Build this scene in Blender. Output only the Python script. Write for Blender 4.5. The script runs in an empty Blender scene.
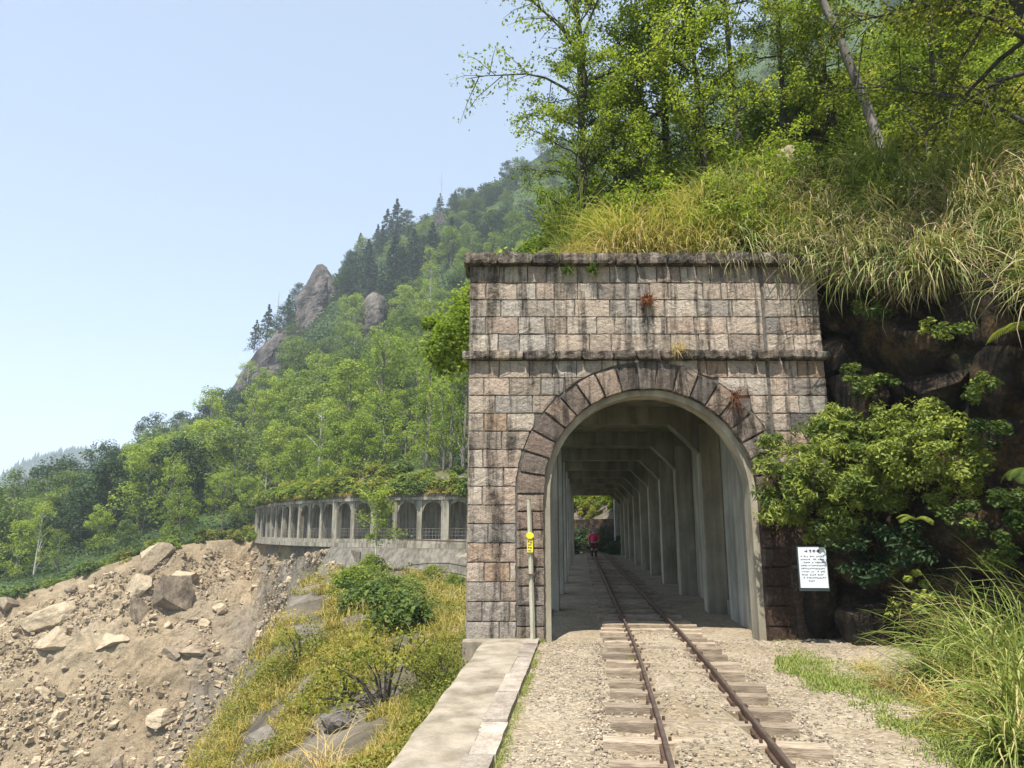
import bpy, bmesh, math, random
import numpy as np
from mathutils import Vector, Matrix
from mathutils.bvhtree import BVHTree

R = math.radians
rnd = random.Random(7)
NR = np.random.default_rng(11)
scene = bpy.context.scene
COL = scene.collection

# ------------------------------------------------------------------ camera
CH, PITCH, F = 1.65, R(11.6), 710.0
cam_d = bpy.data.cameras.new('camera'); cam = bpy.data.objects.new('camera', cam_d); COL.objects.link(cam)
cam.location = (0, 0, CH); cam.rotation_euler = (R(90) + PITCH, 0, 0)
cam_d.sensor_width = 36; cam_d.lens = F / 1024 * 36; cam_d.clip_start = 0.05; cam_d.clip_end = 20000
scene.camera = cam
CP, SP = math.cos(PITCH), math.sin(PITCH)

def ray(px, py):
    u, v = (px - 512) / F, (py - 384) / F
    return Vector((u, CP + v * SP, SP - v * CP))
def at(px, py, Y):
    d = ray(px, py); t = Y / d.y
    return Vector((d.x * t, Y, CH + d.z * t))
def on_z(px, py, z=0.0):
    d = ray(px, py); t = (z - CH) / d.z
    return Vector((d.x * t, d.y * t, z))

# ------------------------------------------------------------------ numpy value noise
def _hash(ix, iy, iz, seed):
    h = (ix * 374761393 + iy * 668265263 + iz * 2147483647 + seed * 974711) & 0xFFFFFFFF
    h = ((h ^ (h >> 13)) * 1274126177) & 0xFFFFFFFF
    return ((h ^ (h >> 16)) & 0xFFFF) / 65535.0
def vn(P, scale=1.0, seed=0):
    P = np.asarray(P, float) / scale
    i = np.floor(P).astype(np.int64); f = P - i; f = f * f * (3 - 2 * f)
    out = 0
    for dx in (0, 1):
        for dy in (0, 1):
            for dz in (0, 1):
                w = (f[:, 0] if dx else 1 - f[:, 0]) * (f[:, 1] if dy else 1 - f[:, 1]) * (f[:, 2] if dz else 1 - f[:, 2])
                out = out + w * _hash(i[:, 0] + dx, i[:, 1] + dy, i[:, 2] + dz, seed)
    return out * 2 - 1
def fbm(P, scale, seed=0, octv=4):
    a, s, o = 1.0, scale, 0
    for k in range(octv):
        o = o + a * vn(P, s, seed + k * 17); a *= .5; s *= .5
    return o

# ------------------------------------------------------------------ materials
def new_mat(name):
    m = bpy.data.materials.new(name); m.use_nodes = True
    nt = m.node_tree
    for n in list(nt.nodes): nt.nodes.remove(n)
    out = nt.nodes.new('ShaderNodeOutputMaterial')
    return m, nt, out
def N(nt, typ, **kw):
    n = nt.nodes.new(typ)
    for k, v in kw.items():
        if k.startswith('i_'): n.inputs[k[2:]].default_value = v
        else: setattr(n, k, v)
    return n
def ramp(nt, fac, stops, interp='LINEAR'):
    r = nt.nodes.new('ShaderNodeValToRGB'); r.color_ramp.interpolation = interp
    e = r.color_ramp.elements
    while len(e) < len(stops): e.new(0.5)
    for k, (p, c) in enumerate(stops):
        e[k].position = p; e[k].color = (c[0], c[1], c[2], 1) if not isinstance(c, (int, float)) else (c, c, c, 1)
    nt.links.new(fac, r.inputs[0]); return r.outputs[0]
def mix(nt, fac, a, b, mode='MIX'):
    m = nt.nodes.new('ShaderNodeMix'); m.data_type = 'RGBA'; m.blend_type = mode
    for s, v in ((m.inputs[0], fac), (m.inputs[6], a), (m.inputs[7], b)):
        if hasattr(v, 'links'): nt.links.new(v, s)
        elif isinstance(v, (int, float)): s.default_value = v
        else: s.default_value = (v[0], v[1], v[2], 1)
    return m.outputs[2]
def mth(nt, op, a, b=0.0, c=None):
    m = nt.nodes.new('ShaderNodeMath'); m.operation = op
    for k, v in enumerate((a, b) if c is None else (a, b, c)):
        if hasattr(v, 'links'): nt.links.new(v, m.inputs[k])
        else: m.inputs[k].default_value = v
    return m.outputs[0]
def coords(nt, kind='Object', sc=(1, 1, 1), rot=(0, 0, 0)):
    if kind == 'World':
        g = nt.nodes.new('ShaderNodeNewGeometry'); o = g.outputs['Position']
    else:
        g = nt.nodes.new('ShaderNodeTexCoord'); o = g.outputs[kind]
    mp = nt.nodes.new('ShaderNodeMapping'); mp.inputs['Scale'].default_value = sc; mp.inputs['Rotation'].default_value = rot
    nt.links.new(o, mp.inputs[0]); return mp.outputs[0]
def noise(nt, vec, scale, detail=6, rough=.6, dist=0):
    n = nt.nodes.new('ShaderNodeTexNoise'); n.inputs['Scale'].default_value = scale
    n.inputs['Detail'].default_value = detail; n.inputs['Roughness'].default_value = rough; n.inputs['Distortion'].default_value = dist
    nt.links.new(vec, n.inputs['Vector']); return n.outputs[0]
def attr(nt, name):
    a = nt.nodes.new('ShaderNodeAttribute'); a.attribute_name = name; return a.outputs['Fac']
def bumpn(nt, h, strength, dist, prev=None):
    b = nt.nodes.new('ShaderNodeBump'); b.inputs['Strength'].default_value = strength; b.inputs['Distance'].default_value = dist
    nt.links.new(h, b.inputs['Height'])
    if prev is not None: nt.links.new(prev, b.inputs['Normal'])
    return b.outputs[0]
def principled(nt, out, col, rough=.85, normal=None, spec=.3, metal=0):
    p = nt.nodes.new('ShaderNodeBsdfPrincipled')
    if hasattr(col, 'links'): nt.links.new(col, p.inputs['Base Color'])
    else: p.inputs['Base Color'].default_value = (*col, 1)
    if hasattr(rough, 'links'): nt.links.new(rough, p.inputs['Roughness'])
    else: p.inputs['Roughness'].default_value = rough
    p.inputs['Specular IOR Level'].default_value = spec; p.inputs['Metallic'].default_value = metal
    if normal is not None: nt.links.new(normal, p.inputs['Normal'])
    nt.links.new(p.outputs[0], out.inputs[0]); return p

def simple_mat(name, stops, scale=4, rough=.85, bump=.4, bdist=.02, coord='Object', sc=(1, 1, 1), detail=8, fine=None, tint=0, spec=.3, metal=0):
    m, nt, out = new_mat(name)
    v = coords(nt, coord, sc)
    n = noise(nt, v, scale, detail, .62)
    c = ramp(nt, n, stops)
    if fine:
        n2 = noise(nt, v, scale * fine, 4, .6)
        c = mix(nt, .55, c, ramp(nt, n2, [(.3, .55), (.7, 1.25)]), 'MULTIPLY')
    if tint:
        t = ramp(nt, attr(nt, 'tint'), [(0, 1 - tint), (1, 1 + tint)])
        c = mix(nt, 1, c, t, 'MULTIPLY')
    nb = bumpn(nt, noise(nt, v, scale * 3, 8, .65), bump, bdist) if bump else None
    principled(nt, out, c, rough, nb, spec, metal)
    return m
def leaf_mat(name, stops, trans=.35, rnd_amt=.35, rough=.55, tcol=1.25):
    m, nt, out = new_mat(name)
    oi = nt.nodes.new('ShaderNodeObjectInfo')
    t = mth(nt, 'ADD', attr(nt, 'tint'), mth(nt, 'MULTIPLY', mth(nt, 'SUBTRACT', oi.outputs['Random'], .5), rnd_amt))
    c = ramp(nt, t, stops)
    p = nt.nodes.new('ShaderNodeBsdfPrincipled'); nt.links.new(c, p.inputs['Base Color'])
    p.inputs['Roughness'].default_value = rough; p.inputs['Specular IOR Level'].default_value = .25
    tr = nt.nodes.new('ShaderNodeBsdfTranslucent')
    c2 = mix(nt, 1, c, (tcol, tcol, tcol * .75), 'MULTIPLY'); nt.links.new(c2, tr.inputs[0])
    ms = nt.nodes.new('ShaderNodeMixShader'); ms.inputs[0].default_value = trans
    nt.links.new(p.outputs[0], ms.inputs[1]); nt.links.new(tr.outputs[0], ms.inputs[2]); nt.links.new(ms.outputs[0], out.inputs[0])
    return m

M = {}
M['leaf_alder'] = leaf_mat('bright_leaves', [(0, (.09, .15, .020)), (.5, (.215, .29, .036)), (1, (.35, .42, .065))], .45, .6)
M['leaf_broad'] = leaf_mat('green_leaves', [(0, (.05, .09, .02)), (.5, (.12, .18, .034)), (1, (.22, .28, .06))], .4, .55)
M['leaf_under_shade'] = leaf_mat('shaded_undergrowth_leaves', [(0, (.018, .04, .012)), (.5, (.05, .085, .02)), (1, (.12, .16, .04))], .3)  # dark leaf colour carries the shade of the gaps between crowns
M['leaf_dark'] = leaf_mat('dark_leaves', [(0, (.014, .035, .013)), (.5, (.032, .068, .022)), (1, (.075, .12, .035))], .25)
M['leaf_conifer'] = leaf_mat('needles', [(0, (.014, .032, .020)), (.5, (.030, .056, .034)), (1, (.060, .095, .050))], .15)
M['leaf_near'] = leaf_mat('roadside_leaves', [(0, (.06, .10, .013)), (.5, (.19, .26, .03)), (1, (.36, .42, .065))], .52)
M['leaf_olive'] = leaf_mat('olive_leaves', [(0, (.05, .075, .012)), (.5, (.18, .205, .028)), (1, (.38, .36, .065))], .5)
M['leaf_wall'] = leaf_mat('shrub_leaves', [(0, (.035, .065, .014)), (.5, (.105, .155, .03)), (1, (.31, .35, .065))], .38, .9)
M['grass'] = leaf_mat('grass_blades', [(0, (.055, .11, .015)), (.35, (.20, .26, .035)), (.62, (.39, .38, .08)), (.85, (.54, .43, .18)), (1, (.56, .43, .25))], .35, .2)
M['grass_hang'] = leaf_mat('drooping_blades', [(0, (.04, .07, .015)), (.35, (.14, .19, .04)), (.6, (.33, .33, .12)), (.85, (.50, .39, .22)), (1, (.58, .44, .31))], .3, .2)
M['grass_green'] = leaf_mat('green_blades', [(0, (.05, .09, .018)), (.5, (.17, .23, .042)), (.85, (.36, .38, .12)), (1, (.48, .40, .20))], .35, .2)
M['grass_dry'] = leaf_mat('dry_blades', [(0, (.08, .11, .018)), (.3, (.20, .20, .03)), (.55, (.36, .29, .06)), (1, (.50, .38, .16))], .35, .4)
M['leaf_gold'] = leaf_mat('golden_leaves', [(0, (.04, .075, .014)), (.35, (.12, .16, .028)), (.65, (.27, .23, .04)), (1, (.46, .35, .10))], .35)
M['bark'] = simple_mat('bark', [(.3, (.07, .06, .05)), (.55, (.17, .15, .13)), (.75, (.30, .29, .26))], 6, .9, .6, .03, sc=(1, 1, .35))
M['bark_dark'] = simple_mat('dark_bark', [(.3, (.03, .027, .022)), (.7, (.09, .08, .065))], 6, .9, .6, .03)
M['bark_pale'] = simple_mat('pale_bark', [(.3, (.28, .27, .24)), (.7, (.46, .44, .40))], 5, .9, .3, .02)

# concrete
def concrete(name, stops, streak=.6, scale=1.2):
    m, nt, out = new_mat(name)
    v = coords(nt, 'World'); vs = coords(nt, 'World', (2.2, 2.2, .22))
    c = ramp(nt, noise(nt, v, scale, 8, .65), stops)
    s = ramp(nt, noise(nt, vs, 1.4, 6, .6), [(.38, (.35, .34, .30)), (.58, (1, 1, 1))])
    c = mix(nt, streak, c, s, 'MULTIPLY')
    c = mix(nt, .35, c, ramp(nt, noise(nt, v, 40, 4, .6), [(.3, .6), (.7, 1.2)]), 'MULTIPLY')
    b = bumpn(nt, noise(nt, v, 25, 8, .7), .25, .02)
    principled(nt, out, c, .9, b); return m
M['concrete'] = concrete('gallery_concrete', [(.3, (.155, .145, .105)), (.7, (.30, .28, .21))])  # dark mix puts the ceiling's shade into the colour
M['concrete_column'] = concrete('column_concrete', [(.3, (.27, .235, .17)), (.7, (.44, .40, .31))], .6)  # lighter copy, daylight inside the shed put into the colour
M['concrete_pale'] = concrete('pale_concrete', [(.3, (.30, .28, .23)), (.7, (.50, .475, .40))], .6)
M['concrete_far'] = concrete('weathered_concrete', [(.3, (.23, .205, .155)), (.7, (.43, .40, .33))], .85, .6)
M['concrete_dark'] = concrete('stained_concrete', [(.3, (.12, .11, .09)), (.7, (.25, .23, .19))], .7, .6)
M['ledge'] = concrete('ledge_concrete', [(.3, (.20, .165, .12)), (.47, (.31, .265, .20)), (.72, (.39, .345, .275))], .5, 2.3)

# stone masonry: one tint per block, streaks of black grime, lichen
def masonry(name, dark=0.0, lichen=.35, mul=1.0):
    m, nt, out = new_mat(name)
    v = coords(nt, 'World'); vs = coords(nt, 'World', (3.2, 1, .32)); 
    t = attr(nt, 'tint'); t2 = attr(nt, 'hue')
    base = ramp(nt, t, [(0, (.125, .11, .105)), (.35, (.35, .285, .225)), (.7, (.52, .43, .335)), (1, (.63, .535, .43))])
    pink = mix(nt, ramp(nt, t2, [(.45, 0.0), (.95, .42)]), base, (.54, .38, .29))
    rust = mix(nt, ramp(nt, t2, [(.955, 0.0), (.985, .45)]), pink, (.30, .17, .07))
    grey = mix(nt, ramp(nt, t2, [(.05, .4), (.3, 0.0)]), rust, (.35, .345, .325))
    c = mix(nt, .65, grey, ramp(nt, noise(nt, v, 16, 8, .72), [(.28, .35), (.5, .95), (.72, 1.4)]), 'MULTIPLY')
    spots = ramp(nt, noise(nt, v, 38, 5, .7), [(.36, .25), (.47, 1.0)])
    c = mix(nt, .45, c, spots, 'MULTIPLY')
    grime = noise(nt, vs, 1.9, 6, .62, .3)
    big = ramp(nt, noise(nt, v, .75, 3, .5), [(.35, -.05), (.65, .06)])
    gm = ramp(nt, mth(nt, 'ADD', grime, mth(nt, 'ADD', big, dark)), [(.522, 0.0), (.635, .93)])
    gm2 = mth(nt, 'MULTIPLY', gm, ramp(nt, noise(nt, v, 9, 6, .7), [(.3, .4), (.6, 1.0)]))
    c = mix(nt, gm2, c, (.040, .034, .028))
    # darker brown towards the base of the pier beside the boulder wall
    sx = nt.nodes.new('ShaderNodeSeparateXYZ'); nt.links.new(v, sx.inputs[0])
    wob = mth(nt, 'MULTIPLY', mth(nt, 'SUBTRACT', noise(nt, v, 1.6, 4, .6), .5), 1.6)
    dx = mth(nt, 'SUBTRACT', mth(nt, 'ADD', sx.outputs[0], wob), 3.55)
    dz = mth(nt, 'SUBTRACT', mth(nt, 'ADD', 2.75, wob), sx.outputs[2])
    brown_zone = mth(nt, 'MULTIPLY', ramp(nt, dx, [(0, 0.0), (.35, 1.0)]), ramp(nt, dz, [(0, 0.0), (.5, 1.0)]))
    c = mix(nt, mth(nt, 'MULTIPLY', brown_zone, .9), c, ramp(nt, noise(nt, v, 24, 6, .7), [(.35, (.03, .018, .012)), (.62, (.095, .055, .034)), (.8, (.22, .16, .11))]))
    lic = ramp(nt, noise(nt, v, 13, 8, .75), [(.56, 0.0), (.68, lichen)])
    c = mix(nt, lic, c, (.46, .45, .40))
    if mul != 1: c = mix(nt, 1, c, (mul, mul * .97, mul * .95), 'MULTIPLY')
    b = bumpn(nt, noise(nt, v, 9, 10, .74), 1, .085)
    b = bumpn(nt, noise(nt, v, 40, 6, .7), .8, .02, b)
    principled(nt, out, c, .93, b, .2); return m
M['masonry'] = masonry('squared_stone')
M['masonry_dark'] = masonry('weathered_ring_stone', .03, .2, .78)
M['cornice'] = masonry('lichened_cornice_stone', .115, .8, .8)
M['mortar'] = simple_mat('mortar', [(.3, (.055, .048, .042)), (.7, (.16, .145, .125))], 12, .95, .5, .02, 'World')

# ground, rock
def gravel_mat():
    m, nt, out = new_mat('ballast')
    v = coords(nt, 'World')
    c = ramp(nt, noise(nt, v, 1.1, 6, .6), [(.3, (.235, .185, .12)), (.55, (.32, .265, .19)), (.8, (.37, .32, .245))])
    vo = nt.nodes.new('ShaderNodeTexVoronoi'); vo.inputs['Scale'].default_value = 26; nt.links.new(v, vo.inputs[0])
    c = mix(nt, .6, c, ramp(nt, vo.outputs['Color'], [(.15, .55), (.85, 1.3)]), 'MULTIPLY')
    c = mix(nt, .5, c, ramp(nt, noise(nt, v, 90, 4, .6), [(.3, .6), (.7, 1.3)]), 'MULTIPLY')
    b = bumpn(nt, vo.outputs['Distance'], .8, -.02)
    b = bumpn(nt, noise(nt, v, 60, 6, .7), .6, .012, b)
    principled(nt, out, c, .95, b, .2); return m
M['ballast'] = gravel_mat()
M['pebble'] = simple_mat('pebbles', [(.3, (.25, .205, .15)), (.7, (.38, .325, .245))], 3, .9, .3, .005, tint=.42)
def scree_mat():
    m, nt, out = new_mat('landslide_debris')
    v = coords(nt, 'World'); vd = coords(nt, 'World', (1, 1, 1), (0, 0, R(35)))
    c = ramp(nt, noise(nt, v, .09, 8, .6), [(.3, (.29, .22, .135)), (.5, (.41, .32, .205)), (.7, (.47, .385, .265))])
    g = ramp(nt, noise(nt, v, .05, 6, .6), [(.5, 0.0), (.68, .6)])
    c = mix(nt, g, c, (.33, .285, .215))
    c = mix(nt, mth(nt, 'MULTIPLY', attr(nt, 'gully'), .85), c, ramp(nt, noise(nt, coords(nt, 'World', (.9, .25, .5), (0, 0, R(-38))), .55, 8, .72), [(.36, (.085, .078, .066)), (.5, (.19, .17, .14)), (.66, (.30, .27, .225))]))
    c = mix(nt, .6, c, ramp(nt, noise(nt, v, 1.1, 8, .72), [(.3, .5), (.5, .95), (.7, 1.3)]), 'MULTIPLY')
    vo = nt.nodes.new('ShaderNodeTexVoronoi'); vo.inputs['Scale'].default_value = .9; nt.links.new(v, vo.inputs[0])
    c = mix(nt, .35, c, ramp(nt, vo.outputs['Color'], [(.2, .7), (.8, 1.25)]), 'MULTIPLY')
    b = bumpn(nt, noise(nt, v, .5, 12, .74), 1, .9)
    b = bumpn(nt, noise(nt, v, 2.4, 8, .7), .9, .22, b)
    principled(nt, out, c, .95, b, .15); return m
M['scree'] = scree_mat()
M['scree_stone'] = simple_mat('scree_stones', [(.3, (.29, .225, .14)), (.7, (.45, .36, .245))], .6, .92, .8, .12, 'World', tint=.25, fine=6)
M['boulder'] = simple_mat('tan_rock', [(.25, (.28, .215, .14)), (.5, (.40, .32, .215)), (.75, (.49, .405, .29))], .5, .9, .8, .15, 'World', fine=8)
M['boulder_grey'] = simple_mat('grey_rock', [(.3, (.09, .07, .05)), (.5, (.23, .18, .125)), (.72, (.37, .30, .215))], .5, .9, .8, .15, 'World', fine=8)
M['cliff'] = simple_mat('cliff_rock', [(.34, (.028, .025, .024)), (.48, (.115, .098, .088)), (.66, (.26, .225, .195))], .2, .95, 1, 2.5, 'World', sc=(1, 1, .35), fine=7)
M['cliff_near'] = simple_mat('slope_rock', [(.3, (.12, .105, .09)), (.52, (.22, .195, .165)), (.72, (.33, .30, .26))], 1.1, .95, 1, .2, 'World', fine=7)
def wallrock():
    m, nt, out = new_mat('dark_mossy_rock')
    v = coords(nt, 'World')
    c = ramp(nt, noise(nt, v, 2.2, 8, .68), [(.35, (.007, .006, .005)), (.5, (.032, .023, .016)), (.66, (.11, .08, .055))])
    o = ramp(nt, noise(nt, v, 1.1, 7, .7), [(.5, 0.0), (.62, .9)])
    c = mix(nt, o, c, ramp(nt, noise(nt, v, 9, 5, .7), [(.35, (.05, .03, .014)), (.7, (.19, .115, .04))]))
    g = ramp(nt, noise(nt, v, 3.1, 7, .7), [(.56, 0.0), (.7, .7)])
    c = mix(nt, g, c, (.05, .06, .018))
    l = ramp(nt, noise(nt, v, 15, 7, .75), [(.62, 0.0), (.72, .6)])
    c = mix(nt, l, c, (.26, .23, .20))
    c = mix(nt, .7, c, ramp(nt, noise(nt, v, 22, 6, .7), [(.32, .35), (.52, 1.0), (.7, 1.9)]), 'MULTIPLY')
    b = bumpn(nt, noise(nt, v, 6, 12, .76), 1, .11)
    b = bumpn(nt, noise(nt, v, 26, 6, .7), .9, .025, b)
    principled(nt, out, c, .9, b, .25); return m
M['wallrock'] = wallrock()
M['soil'] = simple_mat('hillside_soil', [(.3, (.05, .055, .018)), (.55, (.095, .095, .03)), (.75, (.17, .14, .07))], .5, .95, .8, .2, 'World', fine=8)
M['nearslope'] = simple_mat('slope_soil', [(.3, (.05, .043, .03)), (.5, (.12, .10, .07)), (.7, (.22, .195, .16))], .35, .95, 1, .25, 'World', fine=7)
M['forest_far'] = simple_mat('forest_floor', [(.3, (.02, .04, .012)), (.7, (.06, .10, .025))], .25, .95, 0, 0, 'World')
M['mount'] = simple_mat('wooded_mountain', [(.3, (.018, .04, .022)), (.7, (.05, .085, .035))], .02, .95, 0, 0, 'World')
M['rail'] = simple_mat('rusty_rail', [(.3, (.055, .032, .022)), (.7, (.14, .085, .06))], 9, .62, .3, .004, 'World', spec=.4, metal=.25)
M['rail_top'] = simple_mat('worn_rail_head', [(.3, (.13, .095, .075)), (.7, (.26, .21, .18))], 9, .42, .1, .002, 'World', spec=.5, metal=.6)
M['sleeper'] = simple_mat('weathered_sleeper', [(.3, (.13, .10, .07)), (.5, (.27, .215, .155)), (.7, (.37, .305, .23))], 5, .95, .7, .012, 'World', sc=(1, 6, 6), tint=.25)
M['kerb'] = simple_mat('kerb_stone', [(.3, (.20, .165, .13)), (.55, (.32, .275, .225)), (.75, (.41, .37, .31))], 5, .95, .7, .02, 'World', tint=.2, fine=8)
M['post'] = simple_mat('grey_post_paint', [(.3, (.30, .28, .20)), (.7, (.50, .48, .38))], 4, .8, .3, .004, 'World', sc=(3, 3, .5), fine=10)
M['yellow'] = simple_mat('yellow_paint', [(.3, (.62, .50, .02)), (.7, (.78, .64, .04))], 9, .5, .1, .002)
M['sign_white'] = simple_mat('sign_white', [(.3, (.56, .60, .62)), (.7, (.66, .69, .70))], 3, .4, 0, 0)
M['sign_dark'] = simple_mat('sign_frame', [(.3, (.02, .03, .035)), (.7, (.05, .06, .065))], 6, .6, .1, .002)
M['ink'] = simple_mat('ink', [(.3, (.05, .06, .09)), (.7, (.09, .10, .13))], 6, .7, 0, 0)
M['pink'] = simple_mat('pink_fabric', [(.3, (.60, .035, .13)), (.7, (.78, .06, .20))], 14, .8, .3, .01)
M['black_cloth'] = simple_mat('black_fabric', [(.3, (.015, .014, .018)), (.7, (.04, .035, .04))], 14, .85, .3, .01)
M['maroon'] = simple_mat('maroon_fabric', [(.3, (.08, .012, .02)), (.7, (.13, .02, .035))], 14, .85, .3, .01)
M['skin'] = simple_mat('skin', [(.3, (.42, .25, .18)), (.7, (.52, .33, .25))], 14, .6, 0, 0)
M['capgrey'] = simple_mat('grey_cap_fabric', [(.3, (.28, .27, .30)), (.7, (.42, .40, .43))], 14, .85, 0, 0)
M['moss_red'] = leaf_mat('rusty_tuft', [(0, (.06, .02, .008)), (.5, (.17, .055, .02)), (1, (.30, .12, .04))], .2)

# ------------------------------------------------------------------ object helpers
def tag(o, label=None, cat=None, group=None, kind=None):
    if label: o['label'] = label
    if cat: o['category'] = cat
    if group: o['group'] = group
    if kind: o['kind'] = kind
    return o
def empty(name, loc=(0, 0, 0), rz=0, **kw):
    o = bpy.data.objects.new(name, None); COL.objects.link(o)
    o.location = loc; o.rotation_euler = (0, 0, rz); o.empty_display_size = .2
    return tag(o, **kw)
def link(name, me, mats, parent=None, **kw):
    if not isinstance(mats, (list, tuple)): mats = [mats]
    if not me.materials:
        for m in mats: me.materials.append(m)
    o = bpy.data.objects.new(name, me); COL.objects.link(o)
    if parent: o.parent = parent
    return tag(o, **kw)
def mesh_np(name, V, Fq, tint=None, hue=None, smooth=False, mat_idx=None):
    V = np.asarray(V, np.float32); Fq = np.asarray(Fq, np.int32)
    me = bpy.data.meshes.new(name); k = Fq.shape[1]; n = len(Fq)
    me.vertices.add(len(V)); me.vertices.foreach_set('co', V.ravel())
    me.loops.add(n * k); me.loops.foreach_set('vertex_index', Fq.ravel())
    me.polygons.add(n); me.polygons.foreach_set('loop_start', np.arange(n, dtype=np.int32) * k)
    me.polygons.foreach_set('loop_total', np.full(n, k, np.int32))
    me.polygons.foreach_set('use_smooth', np.full(n, smooth, bool))
    if mat_idx is not None: me.polygons.foreach_set('material_index', np.asarray(mat_idx, np.int32))
    for nm, a in (('tint', tint), ('hue', hue)):
        if a is not None:
            at_ = me.attributes.new(nm, 'FLOAT', 'POINT'); at_.data.foreach_set('value', np.asarray(a, np.float32))
    me.update(calc_edges=True); return me

class MB:
    """collects shapes, builds ONE mesh"""
    def __init__(s): s.v = []; s.f = []; s.t = []; s.h = []; s.m = []
    def add(s, V, Fs, tint=.5, hue=.5, mi=0):
        o = len(s.v); s.v += [tuple(p) for p in V]; s.f += [tuple(i + o for i in f) for f in Fs]
        s.t += [tint] * len(V); s.h += [hue] * len(V); s.m += [mi] * len(Fs)
    def box(s, lo, hi, **k):
        x0, y0, z0 = lo; x1, y1, z1 = hi
        s.add([(x0, y0, z0), (x1, y0, z0), (x1, y1, z0), (x0, y1, z0), (x0, y0, z1), (x1, y0, z1), (x1, y1, z1), (x0, y1, z1)],
              [(0, 3, 2, 1), (4, 5, 6, 7), (0, 1, 5, 4), (1, 2, 6, 5), (2, 3, 7, 6), (3, 0, 4, 7)], **k)
    def hexa(s, P8, **k):
        s.add(P8, [(0, 3, 2, 1), (4, 5, 6, 7), (0, 1, 5, 4), (1, 2, 6, 5), (2, 3, 7, 6), (3, 0, 4, 7)], **k)
    def prism(s, poly, d, **k):
        """poly: list of 3D points (ccw seen from -d); extruded by vector d"""
        n = len(poly); d = Vector(d); P = [Vector(p) for p in poly]
        s.add(P + [p + d for p in P], [tuple(range(n))] + [tuple(reversed(range(n, 2 * n)))] + [((i + 1) % n, i, i + n, (i + 1) % n + n) for i in range(n)], **k)
    def tube(s, pts, rad, sides=6, **k):
        P = [Vector(p) for p in pts]; V = []; Fs = []; n = len(P)
        for i, p in enumerate(P):
            t = (P[min(i + 1, n - 1)] - P[max(i - 1, 0)]).normalized()
            a = t.cross(Vector((.31, .22, .92)) if abs(t.z) < .9 else Vector((1, .1, 0))).normalized(); b = t.cross(a)
            r = rad[i] if hasattr(rad, '__len__') else rad
            for j in range(sides):
                q = 2 * math.pi * j / sides; V.append(p + (a * math.cos(q) + b * math.sin(q)) * r)
        for i in range(n - 1):
            for j in range(sides):
                Fs.append((i * sides + j, i * sides + (j + 1) % sides, (i + 1) * sides + (j + 1) % sides, (i + 1) * sides + j))
        Fs.append(tuple(range(sides))); Fs.append(tuple(reversed(range((n - 1) * sides, n * sides))))
        s.add(V, Fs, **k)
    def mesh(s, name, smooth=False):
        me = bpy.data.meshes.new(name); me.from_pydata(s.v, [], s.f)
        for nm, a in (('tint', s.t), ('hue', s.h)):
            at_ = me.attributes.new(nm, 'FLOAT', 'POINT'); at_.data.foreach_set('value', a)
        me.polygons.foreach_set('material_index', s.m)
        if smooth: me.polygons.foreach_set('use_smooth', [True] * len(s.f))
        me.update(); return me
    def build(s, name, mats, parent=None, smooth=False, bevel=0, **kw):
        o = link(name, s.mesh(name, smooth), mats, parent, **kw)
        if bevel:
            b = o.modifiers.new('bevel', 'BEVEL'); b.width = bevel; b.segments = 2; b.limit_method = 'ANGLE'; b.angle_limit = R(40)
        return o

def copy_thing(root, loc, rz=0, sc=1.0, label=None, group=None, tilt=(0, 0), name=None):
    c = root.copy(); COL.objects.link(c); c.location = loc; c.rotation_euler = (tilt[0], tilt[1], rz)
    c.scale = (sc, sc, sc) if not hasattr(sc, '__len__') else sc
    if label: c['label'] = label
    if group: c['group'] = group
    for ch in root.children:
        d = ch.copy(); COL.objects.link(d); d.parent = c
    return c
used = set()
def place(proto, loc, rz=0, sc=1.0, label=None, group=None, tilt=(0, 0)):
    """the first time moves the thing itself, then copies it"""
    if proto.name not in used:
        used.add(proto.name); proto.location = loc; proto.rotation_euler = (tilt[0], tilt[1], rz)
        proto.scale = (sc, sc, sc) if not hasattr(sc, '__len__') else sc
        if label: proto['label'] = label
        if group: proto['group'] = group
        return proto
    return copy_thing(proto, loc, rz, sc, label, group, tilt)

# ------------------------------------------------------------------ lofted terrain sheets
def resample(poly, n):
    P = np.array([tuple(p) for p in poly], float)
    d = np.r_[0, np.cumsum(np.linalg.norm(np.diff(P[:, :2], axis=0), axis=1))]
    q = np.linspace(0, d[-1], n)
    return np.stack([np.interp(q, d, P[:, k]) for k in range(3)], 1)
def resample_idx(poly, n):
    P = np.array([tuple(p) for p in poly], float); q = np.linspace(0, len(P) - 1, n)
    return np.stack([np.interp(q, np.arange(len(P)), P[:, k]) for k in range(3)], 1)
def loft(rows, nu, nv, by_idx=True):
    """rows: list of polylines (same direction) -> grid (nv, nu, 3)"""
    Rr = np.stack([(resample_idx if by_idx else resample)(r, nu) for r in rows])
    q = np.linspace(0, len(rows) - 1, nv); i = np.minimum(q.astype(int), len(rows) - 2); f = (q - i)[:, None, None]
    return Rr[i] * (1 - f) + Rr[i + 1] * f
def grid_mesh(name, G, smooth=True):
    nv, nu = G.shape[:2]; idx = np.arange(nv * nu).reshape(nv, nu)
    Fq = np.stack([idx[:-1, :-1], idx[:-1, 1:], idx[1:, 1:], idx[1:, :-1]], -1).reshape(-1, 4)
    return mesh_np(name, G.reshape(-1, 3), Fq, smooth=smooth)
def grid_normals(G):
    du = np.gradient(G, axis=1); dv = np.gradient(G, axis=0)
    n = np.cross(du, dv); n /= np.linalg.norm(n, axis=2, keepdims=True) + 1e-9
    n[n[..., 2] < 0] *= -1
    return n
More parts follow.
